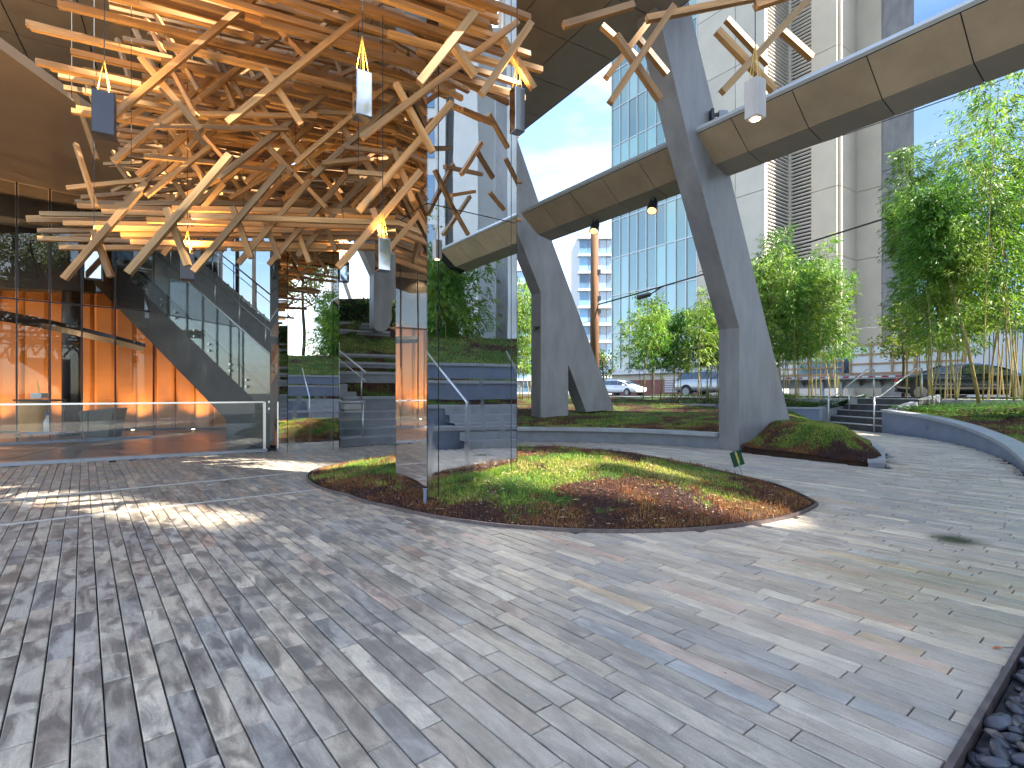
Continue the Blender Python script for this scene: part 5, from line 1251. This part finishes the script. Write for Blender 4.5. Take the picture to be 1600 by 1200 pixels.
bamboo('dense bamboo clump just left of the stone steps', feet(1258, 1318, 19.8, 22.0, .95, 14, 4), 6.8, .28, 16500, 1.05, .12, seed=4)
bamboo('tall bamboo grove right of the steps with one thick leaning culm', feet(1445, 1500, 15.6, 18.2, .98, 16, 5), 7.0, .30, 24000, 1.15, .14, seed=5,
       lean_culm=[P(1530, 630, 15.0), P(1512, 540, 15.1), P(1482, 430, 15.3), P(1450, 300, 15.6)])
bamboo('tall bamboo grove at the far right edge reaching the beam', feet(1515, 1620, 14.5, 17.5, .98, 22, 6), 10.4, .26, 32000, 1.35, .12, seed=6)
bamboo('bamboo clump half hidden between central mirrored column and split leg', feet(800, 832, 21.5, 24, .9, 10, 7), 5.6, .25, 10000, .9, .1, seed=7)
bamboo('tall thin yellow green bamboo rising above the grove near the blue glass', feet(1410, 1440, 17.5, 18.6, .98, 4, 8), 9.4, .62, 9000, .95, .06, cols=((.10, .19, .03), (.15, .24, .04), (.08, .15, .03)), seed=8)
bamboo('wispy bamboo tops against the louvred concrete wall', feet(1185, 1235, 21.5, 23, .98, 6, 9), 7.6, .5, 8000, .9, .08, cols=((.06, .13, .03), (.09, .17, .04)), seed=9)
for i, (bx_, by_, lb) in enumerate(((12.6, -.9, 'bamboo clump behind the viewer, third from the steps'), (12.2, 5.2, 'bamboo clump behind the viewer, nearest to the steps'), (13.6, -2.0, 'bamboo clump behind the viewer, farthest from the steps'), (11.0, 4.9, 'bamboo clump behind the viewer, second from the steps'))):
    c = Vector((bx_, by_, 2.9)); bamboo(lb, [(c.x + random.gauss(0, .5), c.y + random.gauss(0, .5), 2.8) for _ in range(9)], 4.3, .12, 11000, 1.3, .12, seed=20 + i, group='bamboo behind the viewer', leaf=(.16, .26))

def tree(label, base, h, crown_h, rad, n, cols, seed, trunk_r=.08, leaf=(.09, .16), group=None, wr=.3):
    r = random.Random(seed); t = thing('street_tree', label, 'tree', base, group); b = Vector(base)
    mb = MB(); mb.tube([b, b + vec(.03, .0, h * .35), b + vec(-.04, .02, h * .7), b + vec(.02, 0, h * .95)], [trunk_r, trunk_r * .8, trunk_r * .5, trunk_r * .2], 8); build('trunk', mb, M['bark'], t, smooth=True)
    br = MB(); tips = []
    for k in range(22):
        q = r.uniform(.42, .92); p = b + Z * (h * q); a = r.random() * 6.283; L = rad * r.uniform(.5, 1.0) * (1.1 - .5 * abs(q - .6)); e = p + vec(math.cos(a) * L, math.sin(a) * L, L * r.uniform(.2, .8))
        m_ = p.lerp(e, .5) + vec(0, 0, -.05 * L); br.tube([p, m_, e], [trunk_r * .3, trunk_r * .2, .006], 5); tips += [m_, e, e.lerp(m_, .5)]
    build('branch', br, M['bark'], t)
    T = np.array([tuple(x) for x in tips]); rg = np.random.default_rng(seed); p = T[rg.integers(0, len(T), n)] + rg.normal(0, rad * .16, (n, 3))
    if n: leaf_cloud('crown', p, rg.normal(0, 1, (n, 3)) - [0, 0, .3], n, cols, leaf, None, None, t, 'crown', wr)
    return t
tree('young street tree with yellow green leaves behind the steps', (FPX and (1411 - 800) / FPX * 22.3, 22.3, .98), 3.9, 2, .95, 2600, ((.10, .17, .02), (.15, .21, .03), (.20, .22, .04)), 31, .07)
tree('small broadleaf tree standing against the green glass office', ((1020 - 800) / FPX * 27, 27, .87), 5.4, 2, 1.0, 2600, ((.06, .13, .02), (.10, .17, .03)), 32, .07)
tree('small sparse tree beside the utility pole', ((945 - 800) / FPX * 27, 27.5, .87), 2.6, 1, .7, 900, ((.16, .20, .03), (.10, .16, .03)), 33, .05)

for i, (x, y, lb) in enumerate(((12.6, -5.2, 'bare yellow green tree behind the viewer, mirrored in the left column'), (15.4, -6.2, 'taller pale tree behind the viewer, beyond the mirrored lawn'), (11.2, -7.0, 'thin pale tree behind the viewer, nearest the viewer'))):
    tree(lb, (x, y, 3.0), 7.5 + i, 3, 2.4, 5200, ((.26, .27, .06), (.34, .32, .09), (.18, .22, .05)), 41 + i, .12, (.12, .2))
# ================================================================== STREET
pole = P(929, 600, 26.0); pole.z = .87; t = thing('utility_pole', 'brown wooden utility pole behind the split leg', 'utility pole', pole)
mb = MB(); mb.tube([pole, pole + Z * 5, pole + Z * 9.4], [.24, .21, .18], 12); build('pole_shaft', mb, M['pole'], t, smooth=True)
for z in (4.3, 4.9, 6.2):
    mb = MB(); mb.box(pole + Z * z + vec(.2, -.12, 0), .16, .12, .22); build('bracket', mb, M['black_plastic'], t)
def cable(label, a, b, sag, r, box=None):
    pts = [a.lerp(b, k / 14) - Z * (sag * 4 * (k / 14) * (1 - k / 14)) for k in range(15)]; t = thing('overhead_cable', label, 'cable', a); mb = MB(); mb.tube(pts, r, 6, caps=False); build('cable', mb, M['rubber'], t)
    if box is not None:
        i = box; c = pts[i] - Z * .2; d = (pts[i + 1] - pts[i]).normalized(); mb = MB(); mb.tube([c - d * .34, c - d * .28, c + d * .28, c + d * .34], [.06, .11, .11, .06], 10); build('splice_case', mb, M['black_plastic'], t, smooth=True)
        mb = MB(); mb.tube([c + d * .34, pts[i] + d * .9], .03, 6); build('lead', mb, M['rubber'], t)
pa = pole + Z * 4.6 + vec(.15, -.15, 0)
cable('thick black overhead cable with splice case crossing the office front', pa, UV(29, -12, 12.5), .5, .035, 1)
cable('thin overhead wire below the thick cable', pole + Z * 3.9, UV(30, 60, 5.2), .4, .015)
cable('thin overhead wire high over the street at right', pole + Z * 9.0, UV(31, -14, 15.5), .6, .018)

def car(label, u, v, zroad, flip, paint, kind):
    """rear at v (or front if flip), body runs along -V"""
    ax = -V if not flip else V; sd_ = U if not flip else -U; o = UV(u, v, zroad)
    t = thing('parked_car', label, 'car', o)
    if kind == 'sedan':
        st_ = [(0, .42, .80, .82, .74, .66), (.10, .26, .93, .95, .86, .74), (.75, .22, .97, 1.00, .90, .76), (1.45, .22, .96, 1.36, .91, .60), (2.2, .22, .94, 1.43, .91, .61), (2.95, .22, .92, 1.37, .91, .60), (3.75, .22, .90, .94, .90, .74), (4.5, .24, .80, .83, .86, .70), (4.8, .36, .62, .66, .74, .6)]; gs_, ge = 2, 6; wr_ = .335; wx = (.95, 3.85)
    elif kind == 'suv':
        st_ = [(0, .5, 1.0, 1.02, .82, .7), (.08, .34, 1.08, 1.12, .93, .76), (.35, .32, 1.12, 1.62, .95, .66), (1.4, .30, 1.12, 1.76, .96, .68), (2.6, .30, 1.10, 1.74, .96, .68), (3.2, .30, 1.08, 1.62, .96, .66), (3.8, .30, 1.06, 1.10, .95, .8), (4.6, .32, .98, 1.02, .92, .76), (4.85, .45, .75, .8, .82, .66)]; gs_, ge = 1, 6; wr_ = .38; wx = (.95, 3.85)
    else:
        st_ = [(0, .44, .85, .88, .76, .66), (.08, .28, .95, 1.0, .87, .72), (.5, .24, .97, 1.38, .89, .6), (1.4, .22, .95, 1.50, .9, .62), (2.4, .22, .93, 1.47, .9, .62), (3.0, .22, .91, 1.30, .9, .6), (3.65, .22, .89, .93, .89, .74), (4.2, .24, .78, .82, .85, .7), (4.45, .36, .6, .64, .74, .6)]; gs_, ge = 1, 6; wr_ = .32; wx = (.82, 3.6)
    def W3(x, y, z): return o + ax * x + sd_ * y + Z * z
    def half(s):
        x, zl, zb, zt, hw, ht = s; return [(hw * .8, zl), (hw, zl + .16), (hw * 1.0, (zl + zb) / 2 + .08), (hw * .965, zb), (ht, zt), (ht * .55, zt + .025)]
    rows = []
    for s in st_:
        h = half(s); rows.append([W3(s[0], y, z) for y, z in h] + [W3(s[0], -y, z) for y, z in reversed(h)])
    mb = MB(); mb.strip(rows, closed=True); n = len(rows[0]); mb.add(rows[0], [tuple(range(n))]); mb.add(rows[-1], [tuple(range(n - 1, -1, -1))])
    b = build('body', mb, paint, t, smooth=True)
    sb = b.modifiers.new('smooth', 'SUBSURF'); sb.levels = 1; sb.render_levels = 2
    for side in (1, -1):
        for i in range(gs_, ge):
            a, c = st_[i], st_[i + 1]
            def pt(s, f): return W3(s[0], side * (lerp(s[4] * .965, s[5], f) + .008), lerp(s[2], s[3], f))
            if min(a[3] - a[2], c[3] - c[2]) < .1 and max(a[3] - a[2], c[3] - c[2]) < .1: continue
            g1, g2 = .12, .86
            A = [pt(a, g1), pt(c, g1), pt(c, g2), pt(a, g2)]
            ctr = (A[0] + A[1] + A[2] + A[3]) / 4; A = [ctr + (q - ctr) * .94 + U * (side * .012 * (1 if not flip else -1)) for q in A]
            mb = MB(); mb.quad(*A); build('side_window', mb, M['car_glass'], t)
    for i, nm in ((ge - 1, 'windscreen'), (gs_, 'rear_window')):
        a, c = st_[i], st_[i + 1]
        f0, f1 = (.10, .92)
        pl_ = lambda f, s: W3(lerp(a[0], c[0], f), s * lerp(a[5], c[5], f) * .9, lerp(a[3], c[3], f) + .035)
        mb = MB(); mb.quad(pl_(f0, 1), pl_(f1, 1), pl_(f1, -1), pl_(f0, -1)); build(nm, mb, M['car_glass'], t)
    for x in wx:
        for side in (1, -1):
            w = W3(x, side * (st_[3][4] - .1), wr_); mb = MB(); mb.tube([w - sd_ * (side * .10), w + sd_ * (side * .12)], wr_, 20); ty = build('tyre', mb, M['rubber'], t)
            mb = MB(); mb.tube([w + sd_ * (side * .121), w + sd_ * (side * .128)], wr_ * .68, 16); build('rim', mb, M['alloy'], ty)
            mb = MB(); mb.tube([w - sd_ * (side * .05) + Z * .03, w + sd_ * (side * .105) + Z * .03], wr_ * 1.14, 20); build('wheel_arch', mb, M['rubber'], t)
    zl = (st_[1][2] - .12)
    for side in (1, -1):
        mb = MB(); mb.box(W3(.08, side * st_[1][4] * .74, zl), .10, .34, .13, ax, sd_); build('tail_light', mb, M['red_light'], t)
        mb = MB(); mb.box(W3(st_[-2][0] + .16, side * st_[-2][4] * .74, st_[-2][2] - .08), .12, .3, .10, ax, sd_); build('headlight', mb, M['white_light'], t)
        mb = MB(); mb.box(W3(st_[5][0] + .25, side * (st_[5][4] + .10), st_[5][2] + .06), .12, .2, .12, ax, sd_); build('wing_mirror', mb, paint, t)
        mb = MB(); mb.box(W3(st_[4][0] - .1, side * (st_[4][4] + .004), st_[4][2] - .12), .18, .03, .03, ax, sd_); build('door_handle', mb, M['alloy'], t)
    mb = MB(); mb.box(W3(.0, 0, st_[1][2] - .18), .04, .46, .12, ax, sd_); build('number_plate', mb, M['white_plastic'], t)
    mb = MB(); mb.box(W3(.06, 0, .40), .1, 1.4, .12, ax, sd_); build('bumper_trim', mb, M['black_plastic'], t)
car('black sedan parked at right behind the bamboo culms', 25.7, 8.55, .87, False, M['car_black'], 'sedan')
car('white hatchback parked behind the small bamboo clumps', 36.2, 35.9, .87, False, M['car_white'], 'hatch')
car('silver off road car half hidden behind the nearest leg', 30.2, 22.6, .87, False, M['car_silver'], 'suv')

# flatbed trailer with crates, along the street
tu, tv0, tv1, dz = 33.0, 7.6, 17.4, 2.12
tr = thing('flatbed_trailer', 'grey flatbed trailer with red and white edge tape carrying crates', 'trailer', UV(tu, 12, .87))
mb = MB(); mb.box(UV(tu, (tv0 + tv1) / 2, dz - .06), 2.5, tv1 - tv0, .12, U, V); build('deck', mb, M['trailer'], tr)
mb = MB(); mb.box(UV(tu - 1.27, (tv0 + tv1) / 2, dz - .1), .05, tv1 - tv0, .22, U, V); build('side_rail', mb, M['trailer'], tr)
mb = MB(); mb.box(UV(tu - .6, (tv0 + tv1) / 2, dz - .42), .14, tv1 - tv0 - .6, .55, U, V); build('frame_beam', mb, M['trailer'], tr)
k = 0; v_ = tv0 + .1
while v_ < tv1 - .4:
    mb = MB(); mb.box(UV(tu - 1.30, v_ + .15, dz - .09), .012, .29, .07, U, V); build('edge_tape', mb, M['tape_red'] if k % 2 else M['tape_white'], tr); v_ += .31; k += 1
for v_ in (13.6, 14.6):
    mb = MB(); mb.box(UV(tu - .75, v_, .87 + .48), .18, .16, .9, U, V); build('landing_leg', mb, M['white_plastic'], tr)
    mb = MB(); mb.box(UV(tu - .75, v_, .9), .36, .36, .06, U, V); build('foot_plate', mb, M['trailer'], tr)
for v_ in (10.6, 11.6, 12.6, 15.6):
    mb = MB(); mb.prism([UV(tu - 1.2, v_, dz - .2), UV(tu - .6, v_, dz - .65), UV(tu - .6, v_, dz - .2)], V * .06); build('outrigger', mb, M['trailer'], tr)
for v_ in (8.4, 9.6):
    mb = MB(); mb.tube([UV(tu - 1.15, v_, .87 + .48), UV(tu - .85, v_, .87 + .48)], .48, 20); build('wheel', mb, M['rubber'], tr)
def crate(label, v0, v1, z1, wrap):
    t = thing('crate', label, 'crate', UV(tu, (v0 + v1) / 2, dz + .05)); L = v1 - v0; H = z1 - dz
    mb = MB(); mb.box(UV(tu, (v0 + v1) / 2, dz + .06 + H / 2), 2.1, L - .1, H - .12, U, V); build('load', mb, M['wrap'] if wrap else M['tower_glass'], t)
    mb = MB(); mb.box(UV(tu, (v0 + v1) / 2, dz + .03), 2.2, L, .06, U, V); build('skid', mb, M['crate_wood'], t)
    n = max(2, round(L / 1.0))
    for i in range(n + 1): mb = MB(); mb.box(UV(tu - 1.10, v0 + .06 + (L - .12) * i / n, dz + .06 + H / 2), .05, .10, H, U, V); build('upright', mb, M['crate_wood'], t)
    for j in range(4): mb = MB(); mb.box(UV(tu - 1.085, (v0 + v1) / 2, dz + .10 + (H - .12) * j / 3), .04, L, .08, U, V); build('cross_board', mb, M['crate_wood'], t)
crate('long crate of white wrapped panels braced with wooden boards on the trailer', 8.0, 13.05, 3.75, True)
crate('wooden crate of dark glazed window units on the trailer', 13.3, 17.0, 3.3, False)

# ================================================================== BUILDINGS across the street
def vpx(px, u):
    k = (px - 800) / FPX; Y = u / (U.x * k + U.y); return V.x * k * Y + V.y * Y
ou = 42.0; v0, v1 = vpx(1090, ou), vpx(957, ou)
of = thing('office_building', 'green glass office block with pale mullions on a brick base', 'building', UV(ou, (v0 + v1) / 2, .87))
mb = MB(); mb.box(UV(ou + 6.2, (v0 + v1) / 2, 23), 12, v1 - v0 - .1, 39, U, V); build('block', mb, M['haze_wall'], of)
nc, fh, zb = 9, 4.0, 3.6
for r in range(10):
    for c in range(nc):
        a = v0 + (v1 - v0) * c / nc; b = v0 + (v1 - v0) * (c + 1) / nc; k = random.choice((.75, .9, 1, 1.15, 1.6)); z0 = zb + fh * r
        mb = MB(); mb.box(UV(ou, (a + b) / 2, z0 + fh / 2), .05, b - a - .10, fh - .14, U + V * random.gauss(0, .004), V, col=(k, k * random.uniform(.96, 1.08), k)); build('window_pane', mb, M['office_glass'], of)
for c in range(nc + 1):
    mb = MB(); mb.box(UV(ou - .06, v0 + (v1 - v0) * c / nc, zb + fh * 5), .16, .09, fh * 10, U, V); build('mullion', mb, M['mullion'], of)
for r in range(11):
    mb = MB(); mb.box(UV(ou - .03, (v0 + v1) / 2, zb + fh * r), .12, v1 - v0, .12, U, V); build('transom', mb, M['mullion'], of)
    if 0 < r < 10: mb = MB(); mb.box(UV(ou + .02, (v0 + v1) / 2, zb + fh * r + 1.0), .05, v1 - v0, .05, U, V); build('transom', mb, M['mullion'], of)
mb = MB(); mb.box(UV(ou - .2, (v0 + v1) / 2, 3.3), .9, v1 - v0 + .3, .5, U, V); build('ledge', mb, M['white_wall'], of)
mb = MB(); mb.box(UV(ou + .25, (v0 + v1) / 2, 2.75), .6, v1 - v0, .6, U, V); build('base_band', mb, M['concrete'], of)
mb = MB(); mb.box(UV(ou + .2, (v0 + v1) / 2, 1.65), .6, v1 - v0, 1.6, U, V); build('brick_base', mb, M['brick'], of)
for k in range(9): mb = MB(); mb.box(UV(ou - .13, vpx(1050, ou), 1.25 + k * .17), .06, 1.5, .09, U, V); build('louvre_blade', mb, M['tape_white'], of)

cb_ = thing('concrete_building', 'tall cream concrete building with stepped faces and louvred bays', 'building', UV(44, 24, .87)); TOP = 46
def wall_u(u, va, vb, m, nm='wall_panel', z0=.87, rows=8, joint=.05):
    hh = (TOP - z0) / rows
    for r in range(rows):
        c = random.uniform(.94, 1.05); mb = MB(); mb.box(UV(u + .2, (va + vb) / 2, z0 + hh * (r + .5)), .4, abs(vb - va) - joint, hh - joint, U, V, col=(c, c, c)); build(nm, mb, m, cb_)
def wall_v(v, ua, ub_, m, nm='wall_panel', z0=.87, rows=8, joint=.05):
    hh = (TOP - z0) / rows
    for r in range(rows):
        c = random.uniform(.94, 1.05); mb = MB(); mb.box(UV((ua + ub_) / 2, v + .2, z0 + hh * (r + .5)), abs(ub_ - ua) - joint, .4, hh - joint, U, V, col=(c, c, c)); build(nm, mb, m, cb_)
vA = vpx(1090, ou); vB = vpx(1196, ou); u2 = 45.9; vC = vpx(1308, u2); u3 = 48.9; vD = vpx(1378, u3); vE = vpx(1432, u3)
vM = vpx(1150, ou)
wall_u(ou - .1, vA, vM, M['concrete']); wall_u(ou - .1, vM, vB, M['concrete'])
def louvres_u(u, va, vb):
    mb = MB(); mb.box(UV(u + .3, (va + vb) / 2, (TOP + 5) / 2), .1, abs(vb - va), TOP - 5, U, V); build('louvre_back', mb, M['dark_frame'], cb_)
    z = 5.2; n = 0
    while z < TOP - .5:
        mb = MB(); mb.box(UV(u + .1, (va + vb) / 2, z), .14, abs(vb - va), .12, (U - Z * .5).normalized(), V, (Z + U * .5).normalized()); build('louvre_blade', mb, M['louvre'], cb_); z += .31; n += 1
def louvres_v(v, ua, ub_):
    mb = MB(); mb.box(UV((ua + ub_) / 2, v + .3, (TOP + 5) / 2), abs(ub_ - ua), .1, TOP - 5, U, V); build('louvre_back', mb, M['dark_frame'], cb_)
    z = 5.2
    while z < TOP - .5:
        mb = MB(); mb.box(UV((ua + ub_) / 2, v + .1, z), abs(ub_ - ua), .14, .12, U, (V - Z * .5).normalized(), (Z + V * .5).normalized()); build('louvre_blade', mb, M['louvre'], cb_); z += .31
mb = MB(); mb.box(UV(u2 + .5, vB + .5, 24), 1.2, 1.2, 40, U, V); build('corner_fill', mb, M['concrete'], cb_); louvres_v(vB, ou, u2); vL = vpx(1267, u2); louvres_u(u2, vB, vL)
wall_u(u2, vL, vC, M['concrete']); wall_v(vC - .2, u2 + .2, u3, M['concrete']); wall_u(u3, vC, vD, M['concrete']); wall_u(u3, vD, vE, M['steel_paint'], rows=5)
mb = MB(); mb.box(UV(u2 + .4, (vB + vC) / 2, 2.9), 1.0, vB - vC, 4.1, U, V); build('base_wall', mb, M['white_wall'], cb_)

gb_ = thing('glass_building', 'smooth pale blue reflective glass building at the far right', 'building', UV(43, 4, .87)); gu = 43.0; va, vb = vpx(1428, gu), -14
nn = 7
for r in range(7):
    for c in range(nn):
        a = va + (vb - va) * c / nn; b = va + (vb - va) * (c + 1) / nn; k = random.uniform(.95, 1.06)
        mb = MB(); mb.box(UV(gu, (a + b) / 2, 5 + 6.2 * r + 3.1), .06, abs(b - a) - .025, 6.2 - .04, U, V, col=(k, k, k)); build('glass_panel', mb, M['sky_glass'], gb_)
mb = MB(); mb.box(UV(gu + 1, (va + vb) / 2, 24), 1.6, abs(vb - va) - .1, 44, U, V); build('block', mb, M['joint'], gb_)
mb = MB(); mb.box(UV(gu + .4, (va + vb) / 2, 2.9), .9, abs(vb - va), 4.1, U, V); build('base_wall', mb, M['white_wall'], gb_)

def tower(label, x0, x1, Y, z1, m, group=None, fl=3.1, depth=14):
    t = thing('apartment_tower', label, 'building', ((x0 + x1) / 2, Y, .87), group); n = int((z1 - .87) / fl); nc = max(2, int((x1 - x0) / 1.6))
    mb = MB(); mb.box(((x0 + x1) / 2, Y + depth / 2 + .3, (z1 + .87) / 2), x1 - x0 - .2, depth, z1 - .9); build('block', mb, M['haze_wall'], t)
    for k in range(n + 1): mb = MB(); mb.box(((x0 + x1) / 2, Y + .4, .87 + fl * k), x1 - x0 + .5, 1.8, .32); build('floor_slab', mb, M['white_wall'], t)
    for k in range(n):
        for c in range(nc):
            g = random.choice((.7, 1, 1.3, 1.8)); w = (x1 - x0) / nc; mb = MB(); mb.box((x0 + w * (c + .5), Y + .2, .87 + fl * (k + .55)), w - .12, .1, fl - .5, col=(g, g, g)); build('window_pane', mb, m, t)
tower('slim blue glass tower with pale floor slabs behind the utility pole', (905 - 800) / FPX * 95, (962 - 800) / FPX * 95, 95, 30.0, M['tower_glass'])
tower('far pale tower glimpsed beside the central mirrored column', (806 - 800) / FPX * 120, (836 - 800) / FPX * 120, 120, 29.0, M['tower_glass'])

# ================================================================== BUILDINGS behind the viewer (first one is mirrored; the others are added to cut the sunlight)
def block(label, w0, w1, a, h, depth=12):
    t = thing('rear_shade_block', label, 'building', SW(a, (w0 + w1) / 2, .5)); w = w1 - w0
    mb = MB(); mb.box(SW(a + depth / 2, (w0 + w1) / 2, h / 2), depth, w, h, SA, TA); build('block', mb, M['white_wall'], t)
    n = int(h / 3); nb = max(1, int(w / 3.6)) if w > 2 else 0
    for k in range(1, n):
        for c in range(nb):
            cu = w0 + w * (c + .5) / nb; bw = w / nb * .62
            mb = MB(); mb.box(SW(a - .03, cu, 3 * k + 1.45), .06, bw, 1.9, SA, TA); build('window_pane', mb, M['tower_glass'], t)
            if c % 2 == 0 and w > 6:
                mb = MB(); mb.box(SW(a - .8, cu, 3 * k + .2), 1.6, bw * 1.2, .22, SA, TA); build('balcony_slab', mb, M['white_wall'], t)
                mb = MB(); mb.box(SW(a - 1.55, cu, 3 * k + .8), .06, bw * 1.2, 1.0, SA, TA); build('balcony_rail', mb, M['cap'], t)
block('white apartment block with balconies behind the viewer, mirrored in the column', 6.98, 17.6, 24, 46)
block('narrow white sun blocker added behind the viewer between two light gaps', 3.78, 5.32, 24, 46)  # added tower, its edges leave the sunlit gaps on either side
block('white sun blocker added behind the viewer on the near side', 0, 3.28, 24, 46)  # added to keep direct sun off the near paving
block('low white sun blocker added behind the viewer, lower one', 5.33, 6.97, 27, (27 - .5) * .966, 6)  # added, its height ends the sun strips beside the mound
block('low white sun blocker added behind the viewer, taller one', 3.29, 3.77, 27, (27 + 4.3) * .966, 6)  # added, its height ends the sun patch on the left paving

# ================================================================== HALL CONTENTS
cp_ = P(62, 690, 13.9); cp_.z = 0.012; ct = thing('cleaning_cart', 'cleaning cart with orange yellow bag, bottle and broom behind the glass', 'cart', cp_)
mb = MB(); rows = []
for z, w, d in ((.16, .26, .20), (.3, .30, .22), (.7, .31, .23), (.96, .28, .2)):
    rows.append([cp_ + vec(-.14 + x * w, y * d, z) for x, y in ((-1, -.7), (-.7, -1), (.7, -1), (1, -.7), (1, .7), (.7, 1), (-.7, 1), (-1, .7))])
mb.strip(rows, closed=True); mb.add(rows[0], [tuple(range(8))]); mb.add(rows[-1], [tuple(range(7, -1, -1))]); build('bag', mb, M['cart_yellow'], ct, smooth=True)
mb = MB(); mb.box(cp_ + vec(.05, 0, .98), 1.05, .5, .05); build('frame', mb, M['black_plastic'], ct)
mb = MB(); mb.box(cp_ + vec(.25, 0, .14), .95, .5, .06); build('deck', mb, M['blue_plastic'], ct)
for x, y in ((-.42, -.2), (.68, -.2), (-.42, .2), (.68, .2)):
    mb = MB(); mb.tube([cp_ + vec(x, y - .02, .07), cp_ + vec(x, y + .02, .07)], .06, 12); build('caster', mb, M['rubber'], ct)
for x in (.5, -.46):
    mb = MB(); mb.bar(cp_ + vec(x, .15, .1), cp_ + vec(x, .15, 1.0), .05, .05); build('upright', mb, M['black_plastic'], ct)
mb = MB(); b0 = cp_ + vec(.32, -.12, .17); mb.tube([b0, b0 + Z * .26, b0 + Z * .36, b0 + Z * .42], [.09, .09, .04, .035], 10); build('bottle', mb, M['white_plastic'], ct, smooth=True)
mb = MB(); mb.tube([b0 + Z * .42, b0 + Z * .5], .05, 8); build('bottle_cap', mb, M['blue_plastic'], ct)
mb = MB(); mb.tube([cp_ + vec(.0, .05, .9), cp_ + vec(-.12, .05, 1.5)], .018, 6); build('broom_handle', mb, M['cord'], ct)
mb = MB(); mb.box(cp_ + vec(.0, 0, 1.1), .28, .22, .14); build('tray', mb, M['white_plastic'], ct)
px0, px1 = P(138, 690, 14.0), P(176, 690, 14.0)
bx = thing('dark_planter', 'dark tapered planter trough standing by the orange wall', 'planter', (px0 + px1) / 2)
mb = MB(); a, b = P(132, 684, 14.0), P(168, 684, 14.0); c, d = P(177, 640, 14.0), P(122, 645, 14.0); mb.prism([a, b, c, d], vec(0, .5, 0)); build('body', mb, M['black_plastic'], bx)
mb = MB(); mb.prism([d, c, c + Z * .04, d + Z * .04], vec(0, .52, 0)); build('rim', mb, M['lamp_box'], bx)
